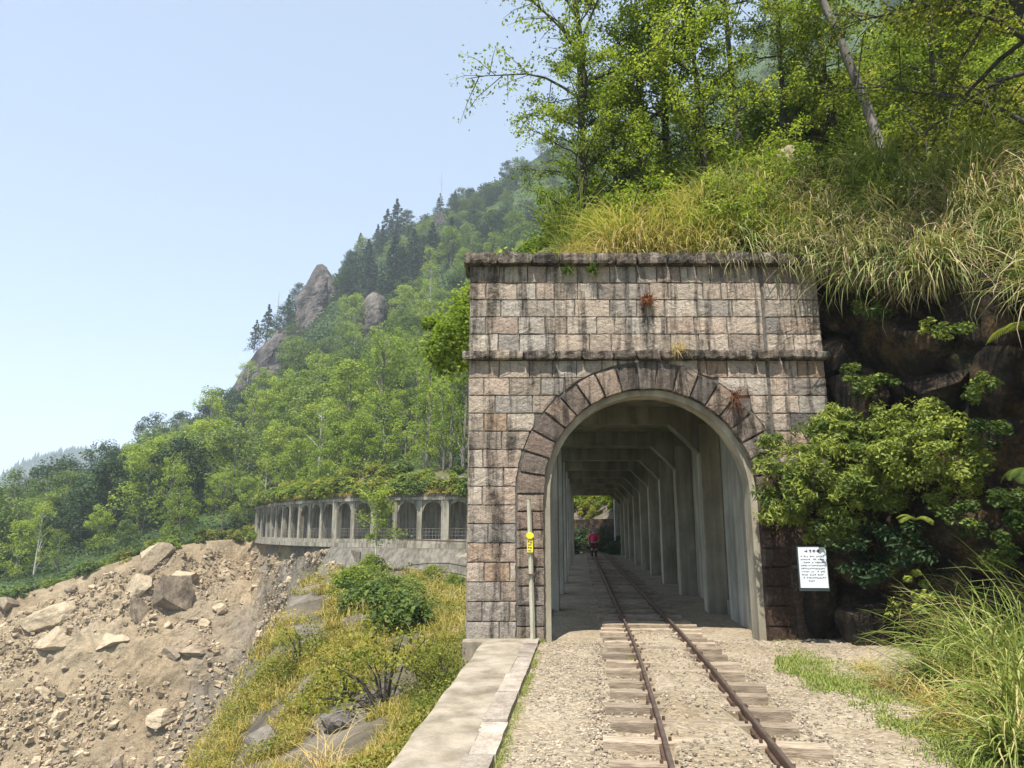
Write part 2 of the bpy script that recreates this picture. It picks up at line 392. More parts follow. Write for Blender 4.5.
def bvh_of(G):
    nv, nu = G.shape[:2]; idx = np.arange(nv * nu).reshape(nv, nu)
    Fq = np.stack([idx[:-1, :-1], idx[:-1, 1:], idx[1:, 1:], idx[1:, :-1]], -1).reshape(-1, 4)
    return BVHTree.FromPolygons([tuple(p) for p in G.reshape(-1, 3)], [tuple(f) for f in Fq])
def hit(bvh, px, py):
    r = bvh.ray_cast(Vector((0, 0, CH)), ray(px, py).normalized())
    return r[0]
def drop(bvh, x, y, z0=400):
    r = bvh.ray_cast(Vector((x, y, z0)), Vector((0, 0, -1)))
    return r[0]

# ------------------------------------------------------------------ leaves, crowns, grass
def leaf_quads(rng, C, size, up=.5, aspect=.55, out=None, hang=0.0):
    n = len(C)
    nr = rng.normal(size=(n, 3)); nr /= np.linalg.norm(nr, axis=1, keepdims=True)
    nr[:, 2] = np.abs(nr[:, 2]) + up
    if out is not None: nr += out
    nr /= np.linalg.norm(nr, axis=1, keepdims=True)
    t = np.cross(nr, rng.normal(size=(n, 3))); t /= np.linalg.norm(t, axis=1, keepdims=True) + 1e-9
    if hang: t[:, 2] -= hang; t /= np.linalg.norm(t, axis=1, keepdims=True)
    b = np.cross(nr, t); b /= np.linalg.norm(b, axis=1, keepdims=True) + 1e-9
    s = (size * rng.uniform(.65, 1.35, n))[:, None]
    V = np.stack([C - t * s * .5, C + b * s * .5 * aspect, C + t * s * .5, C - b * s * .5 * aspect], 1).reshape(-1, 3)
    return V, np.arange(n * 4).reshape(n, 4)
def sphere_pts(rng, n, lo=.45):
    d = rng.normal(size=(n, 3)); d /= np.linalg.norm(d, axis=1, keepdims=True)
    return d, d * (lo + (1 - lo) * rng.uniform(0, 1, n) ** .5)[:, None]
def cluster_crown(rng, centers, radii, per, size, up=.5, aspect=.6, tvar=.28, flat=.8):
    Cs, T, O = [], [], []
    for c, r in zip(centers, radii):
        n = max(6, int(per * rng.uniform(.7, 1.3))); d, p = sphere_pts(rng, n)
        p = p * r * np.array([1, 1, flat]); Cs.append(np.asarray(c) + p); O.append(d * .7)
        base = rng.uniform(.5 - tvar, .5 + tvar)
        T.append(np.clip(base + rng.normal(0, .14, n), 0, 1))
    C = np.concatenate(Cs); T = np.concatenate(T); O = np.concatenate(O)
    V, Fq = leaf_quads(rng, C, size, up, aspect, O)
    return V, Fq, np.repeat(T, 4)

def hill_tree(name, rng, mat, bark, H, rad, h0, ncl, per, size, kind='round'):
    root = empty(name)
    mb = MB(); cs, rs = [], []
    lean = rng.uniform(-.06, .06, 2) * H
    top = np.array([lean[0], lean[1], H])
    if kind == 'conifer':
        mb.tube([(0, 0, -1), tuple(top * .5), tuple(top * .97)], [.03 * H * .5, .012 * H, .002 * H], 6)
        lv = int(ncl / 6)
        for i in range(lv):
            t = h0 + (1 - h0) * (i / (lv - 1)); rr = rad * (1 - t) ** .8 / (1 - h0) ** .8 + .12
            for k in range(6):
                a = rng.uniform(0, 6.28); q = rng.uniform(.3, 1.15) * rr
                cs.append((lean[0] * t + q * math.cos(a), lean[1] * t + q * math.sin(a), H * t - .25 * q + rng.uniform(-.3, .3))); rs.append(max(.3, rr * rng.uniform(.3, .55)))
        V, Fq, T = cluster_crown(rng, cs, rs, per, size, .3, .5, .28, .5)
    else:
        pts = [(0, 0, -1.2), (lean[0] * .3, lean[1] * .3, H * .3), (lean[0] * .7, lean[1] * .7, H * .65), tuple(top * .93)]
        mb.tube(pts, [.016 * H, .012 * H, .007 * H, .003 * H], 6)
        for i in range(ncl):
            t = h0 + (1 - h0) * rng.uniform(0, 1) ** .85
            u = (t - h0) / (1 - h0)
            prof = math.sin(math.pi * min(1, .14 + .80 * u)) ** .7 if kind == 'round' else (math.sin(math.pi * (.18 + .76 * u)) ** .9)
            a = rng.uniform(0, 6.28); q = rad * prof * math.sqrt(rng.uniform(.15, 1))
            c = (lean[0] * t + q * math.cos(a), lean[1] * t + q * math.sin(a), H * t)
            cs.append(c); rs.append(rad * rng.uniform(.20, .36))
            if i % 3 == 0:
                b0 = np.array(c) * np.array([.05, .05, 1]) + np.array([lean[0] * t, lean[1] * t, -.22 * H * (1 - t) - q * .5])
                mb.tube([tuple(b0), tuple((b0 + c) / 2 + np.array([0, 0, .1])), c], [.006 * H, .004 * H, .002 * H], 4)
        V, Fq, T = cluster_crown(rng, cs, rs, per, size, .45, .65)
    mb.build('trunk', bark, root)
    link('crown', mesh_np('crown', V, Fq, T), mat, root)
    return root

def grow_tree(rng, path, r0, n_limb, limb_len, twigs, leaves, size, start=.3, mat='leaf_near', up=.5, elev=(5, 50), spread=.34, droop=.1, rtop=.3, bias=None):
    """trunk along path (local coords), limbs, twigs, leaf-sized faces; returns (MB of wood, leaf arrays)"""
    mb = MB(); P = [Vector(p) for p in path]; n = len(P)
    mb.tube(P, [r0 * (1 - (1 - rtop) * i / (n - 1)) for i in range(n)], 9)
    def on(t):
        q = t * (n - 1); i = min(int(q), n - 2); return P[i].lerp(P[i + 1], q - i)
    C, T = [], []
    for k in range(n_limb):
        t = start + (1 - start) * (k + rng.uniform(0, 1)) / n_limb; t = min(t, .99)
        a = k * 2.39996 + rng.uniform(-.5, .5)
        if bias is not None and rng.uniform() < .6: a = bias + rng.normal(0, .7)
        e = R(rng.uniform(*elev)); L = limb_len * rng.uniform(.65, 1.15) * (1.0 - .45 * (t - start) / (1 - start))
        d = Vector((math.cos(a) * math.cos(e), math.sin(a) * math.cos(e), math.sin(e)))
        p = on(t); pts = [p.copy()]
        for s in range(6):
            d = (d + Vector(rng.normal(0, .14, 3)) - Vector((0, 0, droop * .25))).normalized(); p = p + d * L / 6; pts.append(p.copy())
        r1 = r0 * .34 * (1 - .6 * t) + .008
        mb.tube(pts, [r1 * (1 - .8 * i / 6) for i in range(7)], 5)
        base = rng.uniform(.25, .75)
        for q in range(twigs):
            tt = .25 + .75 * (q + rng.uniform()) / twigs; i = min(int(tt * 6), 5); s0 = pts[i].lerp(pts[i + 1], tt * 6 - i)
            dd = ((pts[i + 1] - pts[i]).normalized() * .6 + Vector(rng.normal(0, .6, 3))).normalized(); tl = L * rng.uniform(.18, .42)
            e1 = s0 + dd * tl * .6 + Vector((0, 0, .02)); e2 = s0 + dd * tl - Vector((0, 0, droop * tl))
            mb.tube([s0, e1, e2], [r1 * .25 + .003, r1 * .15 + .002, .002], 4)
            m = int(leaves * rng.uniform(.5, 1.4)); w = rng.uniform(.15, 1.0, m)[:, None]
            c = np.array(s0) + (np.array(e2) - np.array(s0)) * w + rng.normal(0, spread * .5, (m, 3)) * np.array([1, 1, .7])
            C.append(c); T.append(np.clip(base + rng.normal(0, .2, m), 0, 1))
    C = np.concatenate(C); T = np.concatenate(T)
    V, Fq = leaf_quads(rng, C, size, up, .6, None, .25)
    return mb, V, Fq, np.repeat(T, 4)
def near_tree(name, loc, path, label, cat='tree', group=None, bark='bark', **k):
    rng = np.random.default_rng(abs(hash_str(label)) % 99991)
    mat = k.get('mat', 'leaf_near')
    mb, V, Fq, T = grow_tree(rng, path, **k)
    if 0 < loc[1] < 40 and loc[0] > 1.5:
        dz = drop(bv_bank, loc[0], loc[1]); loc = (loc[0], loc[1], dz.z if dz else loc[2])
    root = empty(name, loc, label=label, cat=cat, group=group)
    mb.build('trunk', M[bark], root, smooth=True)
    link('crown', mesh_np('crown', V, Fq, T), M[mat], root)
    return root
def hash_str(s):
    h = 7
    for ch in s: h = (h * 31 + ord(ch)) % 1000003
    return h

def blades(rng, n, L, base_r, el=(50, 88), droop=(30, 110), w=.012, seg=6, dry=(.2, .6), bias=None, bias_amt=0, fold=True):
    az = rng.uniform(0, 2 * np.pi, n)
    if bias is not None:
        k = rng.uniform(size=n) < bias_amt; az[k] = bias + rng.normal(0, .6, k.sum())
    e = np.radians(rng.uniform(el[0], el[1], n)); dr = np.radians(rng.uniform(droop[0], droop[1], n))
    ln = L * rng.uniform(.5, 1.1, n)
    rr = base_r * np.sqrt(rng.uniform(0, 1, n)); a2 = rng.uniform(0, 2 * np.pi, n)
    p = np.stack([rr * np.cos(a2), rr * np.sin(a2), np.full(n, -.03)], 1)
    side = np.stack([-np.sin(az), np.cos(az), np.zeros(n)], 1)
    tw = rng.normal(0, .35, n); drift = rng.normal(0, .8, n); kink = rng.uniform(.35, 1.1, n); kb = np.radians(np.where(rng.uniform(size=n) < .25, rng.uniform(30, 80, n), 0))
    rows = []
    for s in range(seg + 1):
        t = s / seg
        ww = w * np.minimum(1, 1.15 - t) * (0.6 + .4 * min(1, 4 * t)) * (1 if s < seg else .12)
        sd = side * np.cos(tw)[:, None] + np.array([0, 0, 1]) * np.sin(tw)[:, None]
        rows.append(np.stack([p - sd * ww * .5, p + sd * ww * .5], 1))
        ee = e - dr * (t ** 1.25) - np.where(t > kink, kb, 0); a_ = az + drift * t
        d = np.stack([np.cos(ee) * np.cos(a_), np.cos(ee) * np.sin(a_), np.sin(ee)], 1)
        p = p + d * (ln / seg)[:, None]
    V = np.stack(rows, 1)                       # n, seg+1, 2, 3
    idx = np.arange(n * (seg + 1) * 2).reshape(n, seg + 1, 2)
    Fq = np.stack([idx[:, :-1, 0], idx[:, :-1, 1], idx[:, 1:, 1], idx[:, 1:, 0]], -1).reshape(-1, 4)
    tb = rng.uniform(dry[0], dry[1], n)[:, None, None] + np.linspace(-.12, .16, seg + 1)[None, :, None] + np.zeros((1, 1, 2))
    return V.reshape(-1, 3), Fq, np.clip(tb, 0, 1).ravel()
def tussock(name, mat, cat, label, group=None, litter=0, **k):
    rng = np.random.default_rng(hash_str(label + str(k)))
    V, Fq, T = blades(rng, **k)
    if litter:
        V2, F2, T2 = blades(rng, litter, k['L'] * .6, k['base_r'] * 1.5, (-25, 60), (10, 140), k['w'] * .7, 5, (.7, 1.0))
        V, Fq, T = np.concatenate([V, V2]), np.concatenate([Fq, F2 + len(V)]), np.concatenate([T, T2])
    o = link(name, mesh_np(name, V, Fq, T, smooth=True), mat, label=label, cat=cat, group=group)
    return o

def rock_mesh(rng, name, dims, planes=9, sub=3, rough=.06, seed=0):
    bm = bmesh.new(); bmesh.ops.create_icosphere(bm, subdivisions=sub, radius=1)
    V = np.array([v.co[:] for v in bm.verts]); Fs = np.array([[v.index for v in f.verts] for f in bm.faces]); bm.free()
    for k in range(planes):
        nrm = rng.normal(size=3); nrm /= np.linalg.norm(nrm); d = rng.uniform(.36, .74)
        V = V - nrm * np.maximum(0, V @ nrm - d)[:, None]
    V = V * (1 + rough * fbm(V * 1.0, .7, seed, 3))[:, None]
    V = V * (1 + rough * .5 * fbm(V, .22, seed + 5, 3))[:, None]
    V = V / (np.abs(V).max(0) + 1e-6) * (np.array(dims) / 2)
    return mesh_np(name, V, Fs, np.full(len(V), rng.uniform(0, 1)), smooth=False)

# ================================================================== LIGHT
SUN_EL, SUN_AZ = R(63.5), R(197)      # azimuth measured clockwise from +Y: the sun stands behind the camera, a little to its left
sun_dir = Vector((math.sin(SUN_AZ) * math.cos(SUN_EL), math.cos(SUN_AZ) * math.cos(SUN_EL), math.sin(SUN_EL)))
w = bpy.data.worlds.new('World'); scene.world = w; w.use_nodes = True
nt = w.node_tree; bg = nt.nodes['Background']
sky = nt.nodes.new('ShaderNodeTexSky'); sky.sky_type = 'NISHITA'; sky.sun_disc = False
sky.sun_elevation = SUN_EL; sky.sun_rotation = SUN_AZ
sky.altitude = 2200; sky.air_density = 1.0; sky.dust_density = 4.0; sky.ozone_density = .4
nt.links.new(mix(nt, .66, sky.outputs[0], (1.62, 1.97, 2.42)), bg.inputs[0]); bg.inputs[1].default_value = .142
sd = bpy.data.lights.new('sun', 'SUN'); sd.energy = 3.9; sd.angle = R(.5); sd.color = (1, .95, .87)
so = bpy.data.objects.new('sun', sd); COL.objects.link(so); so.rotation_euler = sun_dir.to_track_quat('Z', 'Y').to_euler()
so.location = (0, 0, 60)
vs = scene.view_settings; vs.view_transform = 'Standard'; vs.look = 'None'; vs.gamma = 1; vs.exposure = 1.32; vs.use_curve_mapping = False
scene.cycles.use_denoising = True
scene.cycles.max_bounces = 8; scene.cycles.diffuse_bounces = 4; scene.cycles.transmission_bounces = 4; scene.cycles.transparent_max_bounces = 8
scene.cycles.volume_bounces = 1; scene.cycles.sample_clamp_indirect = 6

def haze():
    mb = MB(); mb.box((-4200, -120, -130), (3200, 3600, 420))
    m, nt, out = new_mat('haze_air'); v = nt.nodes.new('ShaderNodeVolumePrincipled')
    v.inputs['Color'].default_value = (.80, .88, 1, 1); v.inputs['Density'].default_value = HAZE
    nt.links.new(v.outputs[0], out.inputs['Volume'])
    mb.build('haze', m, kind='stuff')
HAZE = .00042
haze()

# ================================================================== AXIS, GROUND, TRACK
Y0 = 11.24
AX = math.tan(R(5.5))
def ax(Y): return 2.18 + AX * (Y - Y0)
def tx(Y): return ax(Y) - .0022 * max(0.0, Y0 - Y) ** 2 - .009 * max(0.0, Y0 - Y)
track = [Vector((tx(y), y, 0)) for y in np.arange(-3, 46.1, 1.0)]
p = track[-1].copy(); ang = math.atan2(1, AX)
for k in range(26):
    ang += 1.0 / 15.5; p = p + Vector((math.cos(ang), math.sin(ang), .03)); track.append(p.copy())
def tframe(s):
    i = max(0, min(int(s), len(track) - 2)); a, b = track[i], track[i + 1]
    t = (b - a).normalized(); return a.lerp(b, s - i), t, Vector((t.y, -t.x, 0)).normalized()

# ballast bed: one sheet from the ledge to the foot of the boulder wall
def ground_sheet():
    rows = []
    ys = np.concatenate([np.arange(-6, 12, .12), np.arange(12, 47, .4)])
    us = np.linspace(0, 1, 70)
    G = np.zeros((len(ys), len(us), 3))
    for i, y in enumerate(ys):
        x0 = ax(y) - (1.80 if y < 11.6 else 2.4); x1 = 9.5 if y < 10.5 else 9.5 - (min(y, 13) - 10.5) * .6
        G[i, :, 0] = x0 + (x1 - x0) * us; G[i, :, 1] = y
    P = G.reshape(-1, 3); off = P[:, 0] - np.array([tx(y) for y in P[:, 1]])
    z = .026 * fbm(P, .9, 3, 4) + .012 * fbm(P, .16, 9, 2)
    z += np.clip(off - 1.1, 0, 3) * .035
    z = np.where(P[:, 1] < 11.4, z, z * .6)
    z -= np.where(np.abs(off) > .95, .0, .012); z += np.clip((.36 - np.abs(off)) / .05, 0, 1) * np.where(P[:, 1] < 11.8, .108, .0)
    P[:, 2] = z - .02
    return G
GG = ground_sheet()
link('gravel_ground', grid_mesh('gravel_ground', GG), M['ballast'], kind='structure')
bg_ground = bvh_of(GG)
# broad valley floor far below so that the land goes on to the horizon
mb = MB(); mb.add([(-6000, -3000, -75), (4000, -3000, -75), (4000, 3400, -75), (-6000, 3400, -75)], [(0, 1, 2, 3)])
mb.build('valley_ground', M['forest_far'], kind='structure')

def build_track():
    root = empty('railway_track', (0, 0, 0), label='narrow gauge railway track with rusty rails on weathered sleepers running into the tunnel', cat='railway track')
    prof = [(-.038, .0), (-.038, .012), (-.010, .022), (-.008, .066), (-.020, .074), (-.020, .092), (-.013, .098), (.013, .098), (.020, .092), (.020, .074), (.008, .066), (.010, .022), (.038, .012), (.038, 0)]
    for sgn in (-1, 1):
        mb = MB(); V = []; n = len(prof)
        for i, s in enumerate(range(len(track) - 1)):
            c, t, r = tframe(s); c = c + r * sgn * .39
            wob = Vector((0, 0, .006 * math.sin(s * 1.7 + sgn)))
            for (a, z) in prof: V.append(c + r * a * .88 + Vector((0, 0, z + .030)) + wob)
        Fs = []; Mi = []
        for i in range(len(track) - 2):
            for j in range(n):
                Fs.append((i * n + j, i * n + (j + 1) % n, (i + 1) * n + (j + 1) % n, (i + 1) * n + j)); Mi.append(1 if j in (6, 7) else 0)
        Fs.append(tuple(range(n)))
        mb.add(V, Fs); mb.m = Mi + [0]
        mb.build('rail', [M['rail'], M['rail_top']], root)
    rg = random.Random(5)
    s = 0.5
    k = 0
    while s < len(track) - 3 and k < 96:
        c, t, r = tframe(s)
        mb = MB(); L0, L1 = .80 + rg.uniform(-.05, .05), .80 + rg.uniform(-.06, .06)
        w = rg.uniform(.050, .072); sk = rg.uniform(-.03, .03); top = .050 + rg.uniform(-.008, .008)
        if 5 < c.y < 11.3: top += .012
        n = 9; V = []; Fs = []
        for i in range(n + 1):
            a = -L0 + (L0 + L1) * i / n; e = .012 * rg.uniform(-1, 1)
            q = c + r * a + t * (sk * i / n + e)
            ww = w * (1 - (.18 * rg.random() if i in (0, n) else .06 * rg.random())); dz = rg.uniform(-.006, .006)
            for (sy, z) in ((-1, -.08), (-1, top - .012), (-.86, top), (.86, top), (1, top - .012), (1, -.08)):
                V.append(q + t * ww * sy + Vector((0, 0, z + (dz if z > 0 else 0))))
        for i in range(n):
            for j in range(5): Fs.append((i * 6 + j, i * 6 + j + 1, (i + 1) * 6 + j + 1, (i + 1) * 6 + j))
        Fs += [tuple(reversed(range(6))), tuple(range(n * 6, n * 6 + 6))]
        mb.add(V, Fs, tint=rg.random())
        for sg in (-1, 1):
            for e in (-.052, .052):
                q = c + r * (sg * .39 + e) + t * rg.uniform(-.03, .03); mb.box((q.x - .011, q.y - .011, top - .01), (q.x + .011, q.y + .011, top + .022 + rg.uniform(0, .01)), mi=1)
        mb.build('sleeper', [M['sleeper'], M['rail']], root)
        s += (.56 if c.y < 10 else .5) + rg.uniform(-.03, .03); k += 1
    return root
build_track()

# loose stones of the ballast: nobody could count them
def gravel(n=46000):
    rng = np.random.default_rng(21)
    y = 3.6 + (11.6 - 3.6) * rng.uniform(0, 1, n) ** 1.3; x = np.array([ax(q) for q in y]) - 1.74 + rng.uniform(0, 1, n) * 5.6
    keep = np.ones(n, bool)
    off = x - np.array([tx(q) for q in y])
    P0 = np.stack([x, y, np.zeros(n)], 1)
    keep &= (fbm(P0, .8, 33, 3) > -.35 + rng.normal(0, .35, n))
    keep &= ~((np.abs(np.abs(off) - .39) < .07))
    keep &= ~((np.abs(off) < .33) & (rng.uniform(size=n) < .78)); keep &= ~((off > .9) & (rng.uniform(size=n) < .45))
    keep &= ~((np.abs(off) < .83) & (np.abs(off) > .33) & (rng.uniform(size=n) < .6))
    x, y, off = x[keep], y[keep], off[keep]; n = len(x)
    z = .026 * fbm(P0[keep], .9, 3, 4) + .012 * fbm(P0[keep], .16, 9, 2) + np.clip(off - 1.1, 0, 3) * .035 - .02 + np.clip((.36 - np.abs(off)) / .05, 0, 1) * .108
    s = rng.uniform(.006, .0145, n) * np.where(rng.uniform(size=n) < .06, 1.7, 1)
    cube = np.array([(-1, -1, -1), (1, -1, -1), (1, 1, -1), (-1, 1, -1), (-1, -1, 1), (1, -1, 1), (1, 1, 1), (-1, 1, 1)], float) * np.array([1, .8, .55])
    Vc = cube[None] * rng.uniform(.55, 1.1, (n, 8, 3))
    a = rng.uniform(0, 6.28, n); ca, sa = np.cos(a)[:, None], np.sin(a)[:, None]
    X = Vc[..., 0] * ca - Vc[..., 1] * sa; Yv = Vc[..., 0] * sa + Vc[..., 1] * ca
    V = np.stack([X, Yv, Vc[..., 2]], -1) * s[:, None, None] + np.stack([x, y, z + s * .2], 1)[:, None]
    f = np.array([(0, 3, 2, 1), (4, 5, 6, 7), (0, 1, 5, 4), (1, 2, 6, 5), (2, 3, 7, 6), (3, 0, 4, 7)])
    Fq = (np.arange(n)[:, None, None] * 8 + f[None]).reshape(-1, 4)
    link('gravel', mesh_np('gravel', V.reshape(-1, 3), Fq, np.repeat(rng.uniform(0, 1, n), 8)), M['pebble'], kind='stuff')
gravel()

# concrete ledge and kerb on the valley side
def rough_box(mb, lo, hi, n=(6, 3, 3), amp=.02, seed=0, sc=.15, f=None, **k):
    lo, hi = np.array(lo, float), np.array(hi, float)
    for axx in range(3):
        u, v = [i for i in range(3) if i != axx]
        for side in (0, 1):
            gu, gv = np.meshgrid(np.linspace(0, 1, n[u] + 1), np.linspace(0, 1, n[v] + 1), indexing='ij')
            P = np.zeros(gu.shape + (3,)); P[..., u] = lo[u] + gu * (hi[u] - lo[u]); P[..., v] = lo[v] + gv * (hi[v] - lo[v]); P[..., axx] = hi[axx] if side else lo[axx]
            P = P.reshape(-1, 3); D = np.stack([fbm(P, sc, seed + 50 * q, 3) for q in range(3)], 1) * amp
            # soften corners
            c = (lo + hi) / 2; h = (hi - lo) / 2; q = np.abs((P - c) / h); near = (q > .98).sum(1)
            P = P - (P - c) / (np.linalg.norm(P - c, axis=1, keepdims=True) + 1e-9) * (np.clip(near - 1, 0, 2) * amp * .9)[:, None] + D
            if f: P = np.array([f(p) for p in P])
            m_, n_ = n[u] + 1, n[v] + 1; idx = np.arange(m_ * n_).reshape(m_, n_)
            Fq = np.stack([idx[:-1, :-1], idx[1:, :-1], idx[1:, 1:], idx[:-1, 1:]], -1).reshape(-1, 4)
            flip = (side == 0) ^ (axx == 1)
            mb.add([tuple(p) for p in P], [tuple(q[::-1]) if flip else tuple(q) for q in Fq], **k)
def build_ledge():
    edge_r = lambda y: ax(y) - 1.962
    outer = [(-6, -1.35), (0, -1.12), (3, -1.0), (5.46, -.86), (8, -.66), (10.7, -.45), (10.95, -.44), (10.98, -.74), (11.24, -.74)]
    G = []
    ys = [o[0] for o in outer]; yy = sorted(set(list(np.arange(-6, 11.2, .2)) + ys))
    V = []; Fs = []
    for y in yy:
        xo = float(np.interp(y, ys, [o[1] for o in outer])) + .012 * float(vn([[0, y, 0]], .35, 4)[0]); xi = edge_r(y)
        for k in range(9):
            x = xo + (xi - xo) * k / 8; V.append((x, y, .045 + .008 * float(vn([[x, y, 0]], .5, 8)[0]) - (.012 if k in (0,) else 0)))
        V.append((xo - .004, y, -.42)); V.append((xi, y, -.1))
    for i in range(len(yy) - 1):
        a, b = i * 11, (i + 1) * 11
        for k in range(8): Fs.append((a + k, a + k + 1, b + k + 1, b + k))
        Fs.append((a + 9, a, b, b + 9)); Fs.append((a + 8, a + 10, b + 10, b + 8))
    e = (len(yy) - 1) * 11; Fs.append(tuple([e + k for k in range(9)] + [e + 10, e + 9]))
    mb = MB(); mb.add(V, Fs)
    mb.build('concrete_ledge', M['ledge'], label='pale flat concrete ledge along the drop beside the track', cat='ledge')
    rg = random.Random(3); root = empty('stone_kerb', (0, 0, 0), label='row of weathered stone kerb blocks between the ledge and the gravel', cat='kerb')
    y = -5.5
    while y < 11.05:
        L = rg.uniform(.75, 1.25); y1 = min(y + L, 11.2)
        mb = MB(); sh = lambda p: (p[0] + ax(p[1]) - 1.87, p[1], p[2])
        d = rg.uniform(-.006, .006)
        rough_box(mb, (-.112 + d, y, -.12), (.108 + d, y1 - .022, .052 + rg.uniform(-.01, .01)), (3, 10, 2), .006, rg.randrange(999), .12, sh, tint=rg.random())
        mb.build('kerb_block', M['kerb'], root, smooth=False)
        y = y1
build_ledge()

# ================================================================== STONE PORTAL
XL, XR, XJ = -.70, 5.08, 4.13
ACX, ACZ, RI, RO = 2.18, 2.2, 1.68, 2.11
def build_portal():
    root = empty('tunnel_portal', (ACX, Y0, 0), label='squared stone tunnel portal with a round arch and two projecting string courses', cat='tunnel portal')
    inv = Vector((ACX, Y0, 0))
    rg = random.Random(12)
    def stone(mb, poly, depth=.03, proud=None, tint=None, hue=None):
        c = Vector((sum(p[0] for p in poly) / len(poly), sum(p[1] for p in poly) / len(poly)))
        y = -(rg.uniform(.0, .012) if proud is None else proud)
        t = rg.gauss(.6, .19) if tint is None else tint; h = rg.random() if hue is None else hue
        V = []; n = len(poly)
        ins = .008
        tx, tz = rg.uniform(-.02, .02), rg.uniform(-.03, .03)
        for (x, z) in poly: V.append((x - inv.x, depth, z))
        for (x, z) in poly:
            d = Vector((x, z)) - c; l = d.length
            q = c + d * max(.3, 1 - ins * 1.2 / max(l, .03)) + Vector((rg.uniform(-.006, .006), rg.uniform(-.006, .006)))
            V.append((q.x - inv.x, y + .006 + tx * d.x + tz * d.y + rg.uniform(-.003, .003), q.y))
        for (x, z) in poly:
            d = Vector((x, z)) - c; q = c + d * rg.uniform(.5, .75)
            V.append((q.x - inv.x, y + .001 + rg.uniform(-.005, .005) + tx * d.x + tz * d.y, q.y))
        V.append((c.x - inv.x, y + .001 + rg.uniform(-.006, .006), c.y))
        Fs = []
        for i in range(n):
            j = (i + 1) % n
            Fs += [(i, j, n + j, n + i), (n + i, n + j, 2 * n + j, 2 * n + i), (2 * n + i, 2 * n + j, 3 * n)]
        mb.add(V, Fs, tint=min(1, max(0, t)), hue=h)
    def rect(x0, x1, z0, z1):
        nx, nz = max(2, int((x1 - x0) / .1)), 4
        P = [(x0 + (x1 - x0) * i / nx, z0) for i in range(nx)] + [(x1, z0 + (z1 - z0) * i / nz) for i in range(nz)]
        P += [(x1 - (x1 - x0) * i / nx, z1) for i in range(nx)] + [(x0, z1 - (z1 - z0) * i / nz) for i in range(nz)]
        return P
    def clip_arch(P):
        ring = RO + .012
        cx = sum(p[0] for p in P) / len(P); cz = sum(p[1] for p in P) / len(P)
        out = []
        for (x, z) in P:
            dx, dz = x - ACX, z - ACZ
            if dz <= 0:
                if abs(dx) < ring: x = ACX + math.copysign(ring, cx - ACX)
            elif dx * dx + dz * dz < ring * ring:
                vert = (cz - ACZ) > abs(cx - ACX) * 1.15
                if vert: z = ACZ + math.sqrt(max(0, ring * ring - dx * dx))
                else: x = ACX + math.copysign(math.sqrt(max(0, ring * ring - dz * dz)), cx - ACX)
            out.append((x, z))
        A = 0
        for i in range(len(out)):
            a, b = out[i], out[(i + 1) % len(out)]; A += a[0] * b[1] - b[0] * a[1]
        return out, A / 2
    wall = MB()
    def courses(x0, x1, zs, wmin, wmax):
        for i in range(len(zs) - 1):
            x = x0; z0, z1 = zs[i] + .003, zs[i + 1] - .003
            if i % 2: first = rg.uniform(.22, .34)
            else: first = rg.uniform(.42, .6)
            while x < x1 - .05:
                wd = first or rg.uniform(wmin, wmax); first = None
                xe = x + wd
                if x1 - xe < .24: xe = x1
                P, A = clip_arch(rect(x + .004, xe - .004, z0, z1))
                full = (xe - x) * (z1 - z0)
                if A > .18 * full: stone(wall, P)
                x = xe
    low = list(np.linspace(0, 4.35, 16)); low[0] = -.1
    up = list(np.linspace(4.5, 5.97, 6))
    courses(XL, XJ, low, .36, .62); courses(XJ + .045, XR, low, .40, .52)
    courses(XL, XJ, up, .30, .60); courses(XJ + .045, XR, up, .42, .50)
    wall.build('wall_face', M['masonry'], root)
    # core behind the joints
    core = MB()
    def B(x0, x1, z0, z1): core.box((x0 - inv.x, .02, z0), (x1 - inv.x, .8, z1))
    B(XL + .01, ACX - RO + .05, -.3, 6.0); B(ACX + RO - .05, XR - .01, -.3, 6.0)
    B(ACX - RO + .05, ACX + RO - .05, ACZ + RO - .03, 6.0)
    n = 24
    xs = np.linspace(-RO + .05, RO - .05, n + 1)
    for i in range(n):
        a, b = xs[i], xs[i + 1]; za = ACZ + math.sqrt(max(0, (RO - .04) ** 2 - a * a)); zb = ACZ + math.sqrt(max(0, (RO - .04) ** 2 - b * b)); zt = ACZ + RO - .03
        if min(za, zb) < zt - .01: core.hexa([(a, .021, za), (b, .021, zb), (b, .8, zb), (a, .8, za), (a, .021, zt), (b, .021, zt), (b, .8, zt), (a, .8, zt)])
    core.build('wall_core', M['mortar'], root)
    sd_ = MB()
    zq = list(np.linspace(-.1, 6.0, 22))
    for i in range(21):
        y = .03
        while y < .8:
            L = min(rg.uniform(.25, .5), .82 - y)
            rough_box(sd_, (XL - inv.x - .004, y, zq[i] + .006), (XL - inv.x + .1, y + L - .008, zq[i + 1] - .006), (1, 3, 3), .006, i * 7, .1, tint=rg.random(), hue=rg.random()); y += L
    sd_.build('side_quoins', M['masonry'], root)
    # arch ring: voussoirs with deep soffits, then squared jamb blocks
    ring = MB(); nv_ = 19
    for k in range(nv_):
        a0 = math.pi * k / nv_ + .006; a1 = math.pi * (k + 1) / nv_ - .006
        ro = RO + rg.uniform(-.03, .02); ri = RI + rg.uniform(-.012, .008)
        P = [(ACX + ri * math.cos(a0), ACZ + ri * math.sin(a0))]
        P += [(ACX + r_ * math.cos(a0), ACZ + r_ * math.sin(a0)) for r_ in (ri + (ro - ri) * .33, ri + (ro - ri) * .66)]
        P += [(ACX + ro * math.cos(a0 + (a1 - a0) * q), ACZ + ro * math.sin(a0 + (a1 - a0) * q)) for q in (0, .33, .66, 1)]
